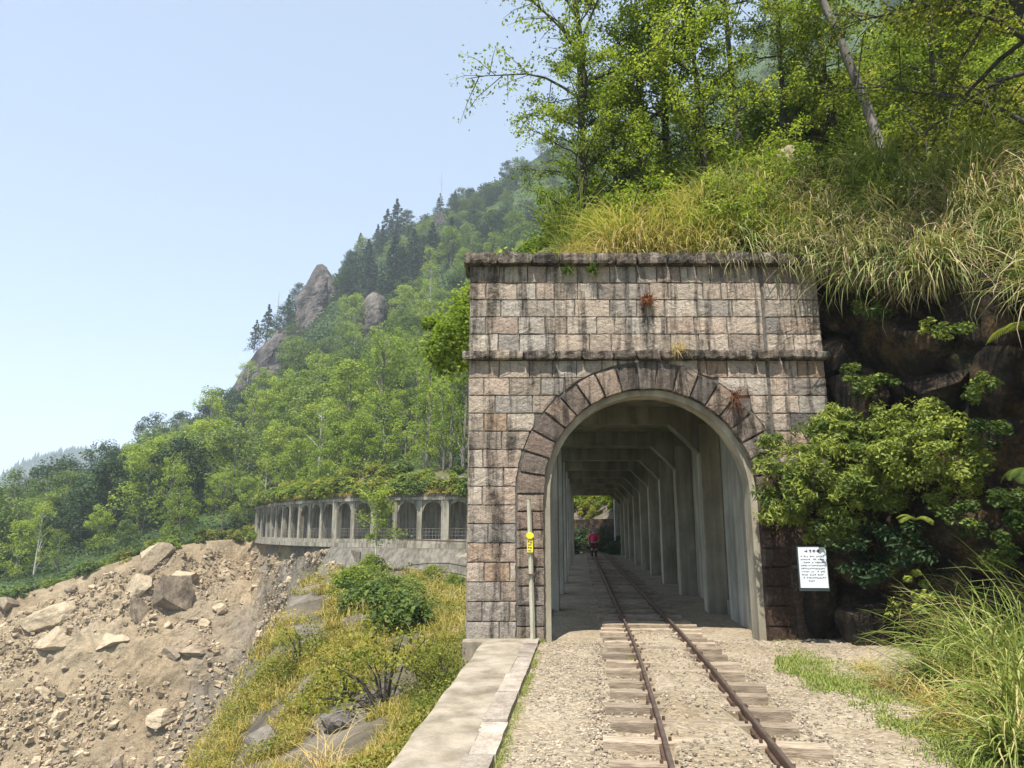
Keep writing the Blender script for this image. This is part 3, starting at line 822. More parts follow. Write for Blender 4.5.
        P += [(ACX + r_ * math.cos(a1), ACZ + r_ * math.sin(a1)) for r_ in (ri + (ro - ri) * .66, ri + (ro - ri) * .33)]
        P += [(ACX + ri * math.cos(a1 + (a0 - a1) * q), ACZ + ri * math.sin(a1 + (a0 - a1) * q)) for q in (0, .33, .66)]
        tone = rg.choice([.1, .2, .25, .35, .45, .55])
        stone(ring, P, .10, rg.uniform(.02, .05), tone, rg.uniform(.1, .95))
    zj = [-.1, .22, .52, .81, 1.09, 1.37, 1.65, 1.93, 2.19]
    for i in range(8):
        for s in (-1, 1):
            if s < 0: a, b = ACX - RO + rg.uniform(-.01, .01), ACX - RI
            else: a, b = ACX + RI, ACX + RO + rg.uniform(-.01, .01)
            stone(ring, rect(a + .005, b - .005, zj[i] + .005, zj[i + 1] - .005), .10, rg.uniform(.015, .03), rg.choice([.15, .25, .4, .5]), rg.random())
    o = ring.build('arch_ring', M['masonry_dark'], root)
    # soffit of the ring
    sf = MB(); rr = RI + .012; rr2 = RO - .03
    for k in range(nv_):
        a0 = math.pi * k / nv_; a1 = math.pi * (k + 1) / nv_
        q = lambda a, r_, y: (r_ * math.cos(a), y, ACZ + r_ * math.sin(a))
        sf.hexa([q(a0, rr, .025), q(a0, rr2, .025), q(a0, rr2, .6), q(a0, rr, .6), q(a1, rr, .025), q(a1, rr2, .025), q(a1, rr2, .6), q(a1, rr, .6)], tint=.3, hue=rg.random())
    for s in (-1, 1):
        x0, x1 = sorted((s * rr, s * rr2)); sf.box((x0, .025, -.3), (x1, .6, ACZ), tint=.35, hue=.3)
    sf.build('arch_soffit', M['masonry_dark'], root)
    # the two projecting courses
    for nm, z0, z1, pr, mat, deep in (('cornice', 5.972, 6.155, .15, 'cornice', .62), ('string_course', 4.352, 4.498, .115, 'cornice', .05)):
        mb = MB(); x = XL - .10
        while x < XR + .09:
            L = rg.uniform(.34, .58); xe = min(x + L, XR + .10)
            if XR + .10 - xe < .2: xe = XR + .10
            rough_box(mb, (x - inv.x + .006, -pr + rg.uniform(-.015, .012), z0), (xe - inv.x - .006, deep, z1 + rg.uniform(-.012, .016)), (7, 3, 4), .016, rg.randrange(9999), .09, tint=rg.uniform(.1, .75), hue=rg.uniform(.1, .75)); x = xe
        mb.build(nm, M[mat], root)
build_portal()

# ================================================================== CONCRETE GALLERY INSIDE THE PORTAL
def build_gallery():
    root = empty('concrete_rock_shed', (ACX, Y0, 0), label='long grey concrete rock shed of columns and haunched beams behind the stone arch', cat='rock shed')
    o = Vector((ACX, Y0, 0))
    def sk(x, y, z): return (x + AX * (y - Y0) + 0.0, y - Y0, z)      # offset from axis -> local
    def B(mb, x0, x1, y0, y1, z0, z1, **k):
        mb.hexa([sk(x0, y0, z0), sk(x1, y0, z0), sk(x1, y1, z0), sk(x0, y1, z0), sk(x0, y0, z1), sk(x1, y0, z1), sk(x1, y1, z1), sk(x0, y1, z1)], **k)
    # arch lining at the mouth
    mb = MB(); n = 28; ro, ri = RI + .005, RI - .10
    def q(a, r_, y): return (r_ * math.cos(a), y, ACZ + r_ * math.sin(a))
    ya, yb = .09, .42
    for k in range(n):
        a0, a1 = math.pi * k / n, math.pi * (k + 1) / n
        mb.hexa([q(a0, ri, ya), q(a0, ro, ya), q(a0, ro, yb), q(a0, ri, yb), q(a1, ri, ya), q(a1, ro, ya), q(a1, ro, yb), q(a1, ri, yb)])
    mb.box((-ro, ya, -.2), (-ri, yb, ACZ)); mb.box((ri, ya, -.2), (ro, yb, ACZ))
    mb.build('arch_lining', M['concrete_column'], root)
    fy = [15.0 + 4.0 * k for k in range(9)]
    for y in fy:
        c = MB(); B(c, -2.05, -1.60, y + .6, y + .95, -.2, 3.86); c.build('column', M['concrete_pale'], root, bevel=.02)  # paler concrete stands in for light falling on these columns
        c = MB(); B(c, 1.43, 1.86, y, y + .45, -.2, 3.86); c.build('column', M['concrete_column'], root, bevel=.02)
        b = MB(); z0, z1 = 3.86, 4.22; hn = .62
        poly = [(-2.05, z0 - .002), (-1.68, z0 - .002), (-1.68, z0 - .5), (-1.68 + hn, z0), (1.43 - hn, z0), (1.43, z0 - hn), (1.43, z0 - .002), (1.86, z0 - .002), (1.86, z1), (-2.05, z1)]
        poly = [(-2.05, z0 + .003), (-1.60, z0 + .003), (-1.2, z0 + .003), (1.429 - hn, z0), (1.429, z0 - hn), (1.429, z0), (1.86, z0), (1.86, z1), (-2.05, z1)]
        d = .44
        P = [sk(x, y + .005, z) for (x, z) in poly]; P2 = [sk(x, y + .005 + d, z) for (x, z) in poly]; n = len(poly)
        b.add(P + P2, [tuple(range(n)), tuple(reversed(range(n, 2 * n)))] + [((i + 1) % n, i, i + n, (i + 1) % n + n) for i in range(n)])
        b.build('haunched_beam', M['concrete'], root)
    yA, yB = Y0 + .81, 48.2
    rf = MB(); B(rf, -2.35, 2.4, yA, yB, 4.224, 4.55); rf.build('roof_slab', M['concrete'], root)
    wl = MB(); B(wl, 1.862, 2.2, Y0 + .81, yB, -.2, 4.22); B(wl, 1.80, 1.86, Y0 + 1.0, 14.9, -.1, .28)
    wl.build('side_wall', M['concrete_column'], root)
    ed = MB(); B(ed, -2.3, -1.75, yA, yB, -.25, .02); ed.build('edge_beam', M['concrete'], root)
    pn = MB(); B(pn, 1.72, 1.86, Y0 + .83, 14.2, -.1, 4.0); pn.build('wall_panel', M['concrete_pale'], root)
build_gallery()

# ================================================================== BOULDER WALL AND BANK ON THE UPHILL SIDE
WALL = [(4.72, 11.55), (5.25, 11.0), (5.75, 10.0), (6.25, 8.7), (6.9, 7.0), (7.5, 4.5), (8.1, 1.5), (8.6, -2)]
def wall_at(s):
    P = np.array(WALL); d = np.r_[0, np.cumsum(np.linalg.norm(np.diff(P, axis=0), axis=1))]
    x = np.interp(s, d, P[:, 0]); y = np.interp(s, d, P[:, 1]); x2 = np.interp(s + .2, d, P[:, 0]); y2 = np.interp(s + .2, d, P[:, 1])
    t = Vector((x2 - x, y2 - y, 0)); t = t.normalized() if t.length > 1e-4 else Vector((.3, -.95, 0)).normalized()
    return Vector((x, y, 0)), t, Vector((t.y, -t.x, 0))      # normal towards the track
LIP_Y = [-6, 1.5, 4.5, 7, 8.7, 10, 11, 11.6]; LIP_Z = [3.8, 3.8, 3.9, 4.15, 4.55, 5.3, 5.8, 6.0]
def lipz(y): return float(np.interp(y, LIP_Y, LIP_Z))
def build_boulder_wall():
    root = empty('boulder_wall', (5.2, 11, 0), label='dark mossy retaining wall of huge rounded boulders beside the portal', cat='retaining wall')
    inv = Vector((5.2, 11, 0)); rng = np.random.default_rng(31)
    n, nz = 90, 40; G = np.zeros((nz, n, 3))
    for j in range(n):
        p, t, nn = wall_at(13.5 * j / (n - 1))
        for i in range(nz):
            z = -.3 + (lipz(p.y) + .35) * i / (nz - 1); q = p - nn * (.35 + .05 * z); G[i, j] = (q.x, q.y, z)
    P = G.reshape(-1, 3); dsp = fbm(P, .8, 5, 5) * .22
    P[:, 0] += -dsp * .8; P[:, 1] += -dsp * .5
    G = P.reshape(nz, n, 3) - np.array(inv)
    link('backing_rock', grid_mesh('backing_rock', G), M['wallrock'], root)
    z = .32; row = 0
    while z < 6.2:
        h = (1.0, .95, 1.1, .9, 1.05, .85, .8)[min(row, 6)]; s = -.25 + (.35 if row % 2 else 0)
        while s < 9.8:
            wd = rng.uniform(.75, 1.35); p, t, nn = wall_at(max(0, s + wd / 2))
            if s + wd / 2 < 0: p = p + t * (s + wd / 2)
            if z + h * .45 > lipz(p.y) + .15: s += wd; continue
            hh = h * rng.uniform(.85, 1.12)
            me = rock_mesh(rng, 'boulder', (wd * 1.2, .8, hh * 1.2), 9, 5, .11, int(rng.integers(9999)))
            for pl in me.polygons: pl.use_smooth = True
            b = link('boulder', me, M['wallrock'], root)
            c = p - nn * (.27 + .05 * z + rng.uniform(-.06, .06)) + Vector((0, 0, z + hh * .4 + rng.uniform(-.08, .08)))
            b.location = c - inv; b.rotation_euler = (rng.uniform(-.12, .12), rng.uniform(-.25, .25), math.atan2(t.y, t.x))
            s += wd
        z += h * .92; row += 1
    # low rock at the foot, in front of the pier
    for (x, y, zc, d) in ((4.62, 11.12, .5, (.5, .5, 1.3)), (4.95, 10.85, 1.35, (.75, .6, 1.0)), (5.2, 10.6, .35, (1.1, .7, .9)), (5.75, 9.9, .3, (1.0, .6, .7)), (4.75, 11.1, 1.9, (.6, .4, .9))):
        me = rock_mesh(rng, 'boulder', d, 6, 4, .06, int(rng.integers(9999)))
        for pl in me.polygons: pl.use_smooth = True
        b = link('boulder', me, M['wallrock'], root); b.location = Vector((x, y, zc)) - inv; b.rotation_euler = (0, 0, rng.uniform(-.6, .2))
build_boulder_wall()

LOW = [(9.6, -6, 3.9), (8.9, -1, 3.85), (8.3, 2.5, 3.9), (7.6, 5.5, 4.0), (7.1, 7.4, 4.25), (6.5, 9.0, 4.75), (5.95, 10.5, 5.6), (5.35, 11.4, 5.95), (4.6, 11.75, 6.05), (2, 11.8, 6.0), (-.55, 11.82, 5.95), (.35, 13.5, 5.3), (.9, 20, 4.9), (1.5, 27, 4.9), (2.2, 34, 4.9), (3.2, 46, 4.9), (3.0, 50, 4.5)]
UPP = [(32, -12, 28), (33, -4, 29), (35, 3, 31), (36, 10, 33), (36, 15, 34), (36, 19, 35), (36, 23, 35.5), (36, 26, 36), (36, 30, 36), (35, 35, 36), (34, 42, 35), (33, 48, 34), (32, 53, 33), (31, 60, 32), (30, 68, 31), (29, 80, 30), (28, 88, 29)]
q = loft([LOW, UPP], 150, 100); B_ = np.concatenate([loft([[(a[0] + .25, a[1] + .1, a[2] - .35) for a in LOW], LOW], 150, 6)[:-1], q])
P = B_.reshape(-1, 3); rise = np.clip((np.repeat(np.arange(len(B_)), B_.shape[1]) - 6) / 14, 0, 1)
P[:, 2] += (1.1 * fbm(P, 6, 71, 4) + .25 * fbm(P, 1.2, 72, 3)) * rise
B_ = P.reshape(B_.shape)
link('bank', grid_mesh('bank', B_), M['soil'], kind='structure')
bv_bank = bvh_of(B_)

# ================================================================== FAR SIDE OF THE BOWL: hillside, scree, near slope
cols = [-500, -200, -60, 0, 60, 130, 200, 255, 300, 340, 400, 470, 560, 700, 850, 1100]
f0 = [(650, 84), (640, 82), (612, 80), (594, 81), (582, 82), (562, 84), (541, 90), (526, 104), (506, 95), (500, 86), (496, 78), (494, 73), (490, 71), (482, 70), (470, 70), (460, 70)]
f1 = [(620, 150), (580, 130), (556, 120), (548, 118), (536, 120), (517, 125), (490, 130), (470, 135), (440, 135), (425, 130), (395, 128), (375, 126), (350, 125), (320, 120), (250, 120), (200, 120)]
f2 = [(600, 220), (556, 200), (536, 170), (535, 165), (520, 165), (494, 190), (455, 205), (412, 215), (375, 215), (350, 215), (320, 215), (285, 215), (250, 215), (200, 210), (110, 205), (0, 200)]
f3 = [(596, 260), (552, 230), (540, 200), (534, 185), (514, 190), (478, 230), (440, 270), (404, 290), (316, 300), (268, 305), (230, 315), (192, 330), (146, 335), (98, 340), (-60, 340), (-300, 330)]
def feat(f): return [tuple(at(c, y, d)) for c, (y, d) in zip(cols, f)]
r0, r1, r2, r3 = feat(f0), feat(f1), feat(f2), feat(f3)
r4 = [(x * 1.25, y * 1.25 + 20, z - 25) for (x, y, z) in r3]
rb = [(x, y - 1.5, z - 3.5) for (x, y, z) in r0]
H_ = np.concatenate([loft([rb, r0], 190, 5)[:-1], loft([r0, r1, r2, r3], 190, 120)[:-1], loft([r3, r4], 190, 14)])
nfront = 4
P = H_.reshape(-1, 3); amp = np.clip((P[:, 1] - 90) / 120, 0, 1)
nz_ = fbm(P, 28, 91, 4) * 3.2 * amp + fbm(P, 5, 92, 3) * .7 * np.clip((P[:, 1] - 75) / 20, .1, 1)
P[:, 2] += nz_
H_ = P.reshape(H_.shape)
link('hillside', grid_mesh('hillside', H_), M['forest_far'], kind='structure')
bv_hill = bvh_of(H_)
HM = H_[nfront:nfront + 120]          # the part between lip and ridge
def hill_pt(u, v):
    i = v * (HM.shape[0] - 1); j = u * (HM.shape[1] - 1); a, b = int(min(i, HM.shape[0] - 2)), int(min(j, HM.shape[1] - 2))
    fi, fj = i - a, j - b
    return (HM[a, b] * (1 - fi) * (1 - fj) + HM[a + 1, b] * fi * (1 - fj) + HM[a, b + 1] * (1 - fi) * fj + HM[a + 1, b + 1] * fi * fj)
def project(p):
    d = Vector(p) - Vector((0, 0, CH)); z = d.y * CP + d.z * SP; v = -d.y * SP + d.z * CP
    return 512 + F * d.x / z, 384 - F * v / z

# landslide scree
s_top = [(-500, 660, 83), (-200, 648, 81), (-60, 616, 79), (0, 599, 80), (50, 586, 81), (100, 568, 82), (150, 552, 84), (200, 541, 88), (250, 536, 96), (275, 540, 84.5), (300, 543.5, 76), (330, 547, 70.2), (360, 551, 66.3)]
s_mid = [(-500, 760, 74.5), (-200, 730, 72.5), (-60, 690, 72.5), (0, 680, 73.5), (50, 672, 73.5), (100, 660, 74.5), (150, 645, 75.5), (200, 630, 77.5), (250, 620, 79.5), (275, 622, 74.5), (300, 630, 69.5), (330, 640, 64.5), (360, 650, 61.5)]
s_bot = [(-500, 860, 67.0), (-200, 830, 66.0), (-60, 800, 66.0), (0, 795, 66.0), (50, 795, 66.0), (100, 795, 66.0), (150, 795, 66.0), (200, 795, 65.0), (250, 790, 64.0), (275, 790, 63.0), (300, 790, 61.0), (330, 790, 58.0), (360, 790, 55.0)]
g = lambda L: [tuple(at(*q)) for q in L]
st, sm, sb = g(s_top), g(s_mid), g(s_bot)
sv = [(x * .8, y - 26, z - 22) for (x, y, z) in sb]
su = [(x, y + 2.5, z - .5) for (x, y, z) in st]
S_ = np.concatenate([loft([sv, sb], 230, 24)[:-1], loft([sb, sm, st], 230, 150)[:-1], loft([st, su], 230, 5)])
P = S_.reshape(-1, 3).copy(); edge = np.clip((np.arange(len(S_)) / len(S_)), 0, 1)
fade = np.repeat(np.clip((len(S_) - 5 - np.arange(len(S_))) / 14, .12, 1), S_.shape[1])
rot = np.stack([P[:, 0] * .80 + P[:, 1] * .6, (-P[:, 0] * .6 + P[:, 1] * .8) * .3, P[:, 2] * .5], 1)
P2 = P.copy()
P2[:, 2] += (fbm(P, 9, 101, 5) * .9 + fbm(rot, 2.2, 103, 4) * .5 + fbm(P, 1.2, 102, 4) * .42 - np.abs(fbm(rot, 6, 104, 3)) * .7) * fade
P2[:, 1] += fbm(P, 1.6, 108, 4) * .45 * fade
S_ = P2.reshape(S_.shape)
_me = grid_mesh('landslide_slope', S_, smooth=False)
_u = np.tile(np.linspace(0, 12, S_.shape[1]), (S_.shape[0], 1)); _v = np.clip((np.arange(S_.shape[0])[:, None] - 24) / 150, 0, 1)
_q = _u + 3.4 * (1 - _v) + 1.0 * fbm(S_.reshape(-1, 3), 5, 109, 4).reshape(_u.shape)
_a = _me.attributes.new('gully', 'FLOAT', 'POINT'); _a.data.foreach_set('value', np.clip((_q - 8.7) / 1.3, 0, 1).astype(np.float32).ravel())
link('landslide_slope', _me, M['scree'], kind='structure')
bv_scree = bvh_of(S_)

# near slope: dry grass falling from the ledge and the arcade
n_r = [(300, 960, 3.2), (385, 785, 5.3), (425, 732, 7.0), (452, 690, 9.0), (464, 652, 11.6), (474, 622, 18), (480, 600, 28), (484, 588, 42), (490, 578, 57)]
n_l = [(60, 960, 9.5), (170, 800, 14.5), (205, 752, 17), (228, 712, 20), (252, 668, 25), (272, 632, 31), (296, 596, 41), (322, 572, 53), (345, 563, 65)]
nr_, nl_ = g(n_r), g(n_l)
nr_ = [(x, y, z - (.35 if y < 12 else .2)) for (x, y, z) in nr_]
nd = [(x - 7, y + 2, z - 12) for (x, y, z) in nl_]; nd2 = [(x - 16, y + 3, z - 34) for (x, y, z) in nl_]
nrr = [(x + (1.2 if y < 14 else 6.5), y + .2, z - (.3 if y < 14 else .45)) for (x, y, z) in nr_]
N_ = np.concatenate([loft([nrr, nr_], 170, 4, True)[:-1], loft([nr_, nl_], 170, 90)[:-1], loft([nl_, nd, nd2], 170, 30)])
P = N_.reshape(-1, 3); ff = np.repeat(np.clip((np.arange(len(N_)) - 4) / 25, 0, 1), N_.shape[1])
P[:, 2] += (fbm(P, 4.5, 111, 5) * .45 + fbm(P, 1.0, 112, 3) * .12) * ff
N_ = P.reshape(N_.shape)
link('near_slope', grid_mesh('near_slope', N_), M['nearslope'], kind='structure')
bv_near = bvh_of(N_)

# far blue mountain
def mountain():
    top = [(-900, 520), (-500, 545), (-300, 540), (-120, 512), (-60, 503), (0, 480), (30, 464), (60, 455), (90, 450), (120, 447), (160, 436), (220, 405), (300, 380), (420, 360)]
    Y = 1250
    T = [at(a, b, Y) for a, b in top]; Mi_ = [at(a, b + 70, Y * .85) for a, b in top]; Bt = [(p.x * .7, p.y * .7, -74) for p in Mi_]; Bk = [(p.x * 1.4, p.y * 1.4, p.z - 150) for p in T]
    G = loft([[tuple(p) for p in Bt], [tuple(p) for p in Mi_], [tuple(p) for p in T], Bk], 260, 50)
    P = G.reshape(-1, 3); P[:, 2] += fbm(P, 120, 131, 5) * 7
    link('mountain', grid_mesh('mountain', P.reshape(G.shape)), M['mount'], kind='structure')
    rng = np.random.default_rng(5); n = 6000; C = []
    pick = rng.integers(0, G.shape[1] - 1, n); row = np.clip((rng.beta(5, 1.6, n) * 33).astype(int) + 3, 0, G.shape[0] - 1)
    C = P.reshape(G.shape)[row, pick] + rng.normal(0, 5, (n, 3)) * np.array([1, 1, 0])
    h = rng.uniform(6, 15, n); r = h * .24; A = np.linspace(0, 2 * np.pi, 6)[:-1]
    ringv = np.stack([np.cos(A), np.sin(A), np.zeros(5)], 1)
    V = np.concatenate([C[:, None] + ringv[None] * r[:, None, None] - np.array([0, 0, 3]), (C + np.stack([0 * h, 0 * h, h], 1))[:, None]], 1)
    Fq = np.array([(i, (i + 1) % 5, 5) for i in range(5)])
    Fq = (np.arange(n)[:, None, None] * 6 + Fq[None]).reshape(-1, 3)
    link('distant_forest', mesh_np('distant_forest', V.reshape(-1, 3), Fq), M['mount'], kind='stuff')
mountain()

# ================================================================== CLIFFS
def cliff(name, px, py, Y, w, h, label, lean=0.0, dep=.8, seed=1, cat='cliff'):
    rng = np.random.default_rng(seed); c = at(px, py, Y); mpp = Y * 1.0 / F
    nz, na = 46, 40; V = np.zeros((nz, na, 3))
    for i in range(nz):
        t = i / (nz - 1); rr = .5 * (1.0 - .66 * t ** 3.2)
        for j in range(na):
            a = 2 * math.pi * j / na
            V[i, j] = (w * mpp * rr * math.cos(a) + lean * w * mpp * t, w * mpp * dep * rr * math.sin(a), h * mpp * (t - .5) * 1.02)
    P = V.reshape(-1, 3)
    st_ = P * np.array([1, 1, .25])
    d = fbm(st_ + seed * 31, w * mpp * .35, seed, 5) * .30 + fbm(P + seed * 7, w * mpp * .2, seed + 3, 4) * .14
    P = P * (1 + d[:, None] * np.array([1, 1, .12]))
    V = P.reshape(nz, na, 3); idx = np.arange(nz * na).reshape(nz, na); nx = np.roll(idx, -1, 1)
    Fq = np.stack([idx[:-1], nx[:-1], nx[1:], idx[1:]], -1).reshape(-1, 4)
    topc = np.arange(na); Vv = np.concatenate([V.reshape(-1, 3), V[-1].mean(0)[None] + np.array([[0, 0, h * mpp * .03]])])
    me = bpy.data.meshes.new(name); me.from_pydata([tuple(p) for p in Vv], [], [tuple(f) for f in Fq] + [(int(idx[-1, j]), int(idx[-1, (j + 1) % na]), nz * na) for j in range(na)])
    o = link(name, me, M['cliff'], kind='structure'); o.location = c
    return o
cliff('cliff', 310, 318, 276, 52, 112, '', .24, .8, 3)
cliff('cliff', 240, 384, 268, 56, 108, '', .75, .7, 5)
cliff('cliff', 373, 324, 214, 40, 62, '', .05, .8, 8)
cliff('cliff', 438, 236, 300, 22, 52, '', .05, .8, 9)
cliff('cliff', 868, 4, 300, 90, 46, '', .1, .7, 12)
cliff('cliff', 425, 262, 300, 30, 44, '', .1, .7, 14)

# ================================================================== HILLSIDE TREES
rngT = np.random.default_rng(77)
protos = {}
protos['alder'] = [hill_tree('alder_tree', np.random.default_rng(s), M['leaf_alder'], M['bark'], 9.5, 2.8, .06, 60, 80, .235) for s in (1, 2, 3, 4)]
protos['alder'] += [hill_tree('alder_tree', np.random.default_rng(s), M['leaf_alder'], M['bark_pale' if s == 23 else 'bark'], 12, 2.5, .22, 46, 56, .22) for s in (21, 22, 23)]
protos['broad'] = [hill_tree('broadleaf_tree', np.random.default_rng(s), M['leaf_broad'], M['bark'], 8.5, 3.3, .08, 56, 80, .28) for s in (5, 6, 7)]
protos['dark'] = [hill_tree('evergreen_tree', np.random.default_rng(s), M['leaf_dark'], M['bark_dark'], 9, 3.4, .08, 60, 80, .30) for s in (8, 9, 10)]
protos['conifer'] = [hill_tree('conifer_tree', np.random.default_rng(s), M['leaf_conifer'], M['bark_dark'], 13, 3.3, .1, 96, 30, .55, 'conifer') for s in (11, 12, 13)]
for k, (cat) in dict(alder='tree', broad='tree', dark='tree', conifer='tree').items():
    for o in protos[k]: o['category'] = cat
GR = {
 'alder': ('bright yellow-green leafy tree on the hillside above the distant arcade and the scar', 'bright leafy trees on the hillside'),
 'broad': ('mid-green round-crowned tree in the woods of the far hillside', 'mid-green trees of the far hillside'),
 'dark': ('dark green dense evergreen tree in the woods of the far hillside', 'dark evergreen trees of the far hillside'),
 'conifer': ('dark pointed conifer among the trees near the hazy ridge', 'conifers near the ridge'),
}
def put(kind, p, sc=1.0, label=None, group=None):
    pr = protos[kind][int(rngT.integers(len(protos[kind])))]
    lb, gr = GR[kind]
    s = sc * (rngT.uniform(.62, 1.32) if label is None else rngT.uniform(.9, 1.1))
    return place(pr, (float(p[0]), float(p[1]), float(p[2]) - .2), rngT.uniform(0, 6.28), (s * rngT.uniform(.9, 1.15), s * rngT.uniform(.9, 1.15), s), label or lb, gr if label is None else group)
placed = []; counts = {}
def try_place(u, v):
    p = hill_pt(u, v); px, py = project(p); Y = p[1]
    if px < -160 or px > 1080 or py < -260: return
    for (a0, a1, b0, b1) in ((296, 338, 268, 372), (238, 284, 335, 410), (356, 388, 300, 362), (426, 448, 190, 245)):
        if a0 < px < a1 and b0 < py < b1: return
    mpp = Y / F
    d = 3.3 / mpp * (.66 if v < .45 else .60)
    for (a, b, c) in placed:
        if abs(a - px) < d and abs(b - py) < d * .62: return
    if px > 500 and rngT.uniform() < .12: return
    if len(placed) > 680: return
    nzv = float(vn([[px * .6, py, 0]], 55, 4)[0])
    if v > .72: kind = 'conifer' if nzv + rngT.normal(0, .35) > (.6 if px > 330 else 9) else ('dark' if rngT.uniform() < .55 else 'broad')
    elif v > .34: kind = 'broad' if nzv + rngT.normal(0, .3) < .05 else ('dark' if rngT.uniform() < .55 else 'alder')
    else: kind = 'alder' if rngT.uniform() < .80 else ('broad' if rngT.uniform() < .6 else 'dark')
    if px < 125: 
        kind = ('dark' if nzv + rngT.normal(0, .25) > -.05 else 'broad') if v > .12 else ('broad' if rngT.uniform() < .2 else 'alder')
    if counts.get(kind, 0) >= 230: kind = 'broad' if counts.get('broad', 0) < 260 else 'dark'
    counts[kind] = counts.get(kind, 0) + 1
    sc = .95 if v > .8 else (1.18 if v > .1 else .72)
    put(kind, p, sc); placed.append((px, py, kind))
for k in range(11000):
    v = float(rngT.uniform(0, 1) ** .9); u = float(rngT.uniform(.06, .97)); try_place(u, v)

# undergrowth filling the gaps between crowns, leaf colour darkened for their shade
def undergrowth():
    rng = np.random.default_rng(41); n = 150000
    v = rng.uniform(0, 1, n) ** .95; u = rng.uniform(.05, .99, n)
    i = v * (HM.shape[0] - 1.001); j = u * (HM.shape[1] - 1.001); a, b = i.astype(int), j.astype(int); fi, fj = (i - a)[:, None], (j - b)[:, None]
    C = HM[a, b] * (1 - fi) * (1 - fj) + HM[a + 1, b] * fi * (1 - fj) + HM[a, b + 1] * (1 - fi) * fj + HM[a + 1, b + 1] * fi * fj
    hgt = (.5 + .5 * vn(C, 2.6, 6)) * (1.9 + 2.2 * v) * np.clip(v * 8 + .25, 0, 1)
    C[:, 2] += hgt * rng.uniform(.2, 1, n)
    size = np.clip(C[:, 1] / F * 2.6, .28, 1.0)
    V, Fq = leaf_quads(rng, C, size, .6, .65)
    T = np.clip(.45 + .35 * vn(C, 7, 12) + rng.normal(0, .15, n), 0, 1)
    link('undergrowth', mesh_np('undergrowth', V, Fq, np.repeat(T, 4)), M['leaf_under_shade'], kind='stuff')
undergrowth()
# skyline individuals that the photograph shows
def skyline(kind, px, py, Y, sc, label):
    p = hit(bv_hill, px, py)
    q = at(px, py, Y)
    if px > 320:
        q = drop(bv_hill, q.x, q.y) or q
    put(kind, q, sc, label, None)
skyline('conifer', 266, 340, 271, 1.2, 'dark spreading conifer on the outer brow of the cliff against the sky')
skyline('dark', 282, 336, 272, 1.3, 'dark tree crowding the brow of the outer cliff behind the spreading conifer')
skyline('broad', 272, 352, 270, 1.1, 'green tree on the face of the brow below the spreading conifer')
skyline('dark', 296, 318, 285, 1.2, 'dark tree between the brow and the tall rock pillar')
skyline('broad', 292, 352, 268, 1.2, 'mid-green tree at the foot of the tall rock pillar on its outer side')
skyline('dark', 300, 300, 292, .9, 'dark tree pressed against the upper edge of the tall rock pillar')
skyline('dark', 350, 300, 280, 1.3, 'dark tree pressed against the inland side of the tall rock pillar')
skyline('dark', 346, 345, 262, 1.2, 'dark bush at the inland foot of the tall rock pillar')
skyline('dark', 352, 272, 292, 1.2, 'dark tree on the skyline just inland of the pillar top')
skyline('conifer', 254, 350, 271, .9, 'smaller dark conifer leaning out below the cliff-brow conifer')
skyline('conifer', 288, 322, 283, .9, 'conifer between the brow and the tall rock pillar')
skyline('dark', 322, 278, 279, .95, 'dark tree rooted beside the tip of the tall rock pillar')
skyline('broad', 330, 272, 295, .9, 'green bushy tree growing on top of the tall rock pillar')
skyline('broad', 362, 262, 300, 1.35, 'tall pale airy tree on the skyline inland of the rock pillar')
skyline('conifer', 398, 244, 305, 1.3, 'tall conifer on the skyline inland of the pale airy tree')
skyline('conifer', 440, 200, 318, .85, 'conifer at the top of the ridge beside the dead spike')
skyline('conifer', 455, 194, 322, .7, 'second conifer at the top of the ridge nearest the portal')
skyline('dark', 150, 452, 235, 1.3, 'dark bluish wide tree on the low shoulder of the ridge')
skyline('dark', 98, 506, 150, 1.35, 'very dark wide evergreen at the lower end of the woods')
skyline('dark', 45, 512, 150, 1.0, 'dark evergreen next to the very dark wide evergreen')
def snag(px, py, Y, H, label, seed):
    rng = np.random.default_rng(seed); p = at(px, py, Y); mb = MB()
    mb.tube([(0, 0, -1), (.1, 0, H * .5), (.25, .1, H)], [.22, .15, .03], 6)
    for k in range(9):
        t = .35 + .6 * k / 9; a = rng.uniform(0, 6.28); L = (1 - t) * 3 + .6
        mb.tube([(.15 * t, 0, H * t), (L * math.cos(a) * .6, L * math.sin(a) * .6, H * t + .2), (L * math.cos(a), L * math.sin(a), H * t + L * .35)], [.07, .05, .015], 4)
    o = mb.build('dead_tree', M['bark_pale'], label=label, cat='dead tree'); o.location = p
snag(269, 392, 270, 17, 'bare grey dead tree standing at the foot of the outer cliff', 2)
snag(441, 200, 317, 15, 'thin dead spike of a tree on top of the ridge', 3)
snag(277, 318, 290, 12, 'thin bare snag on the skyline beside the rock pillar', 4)

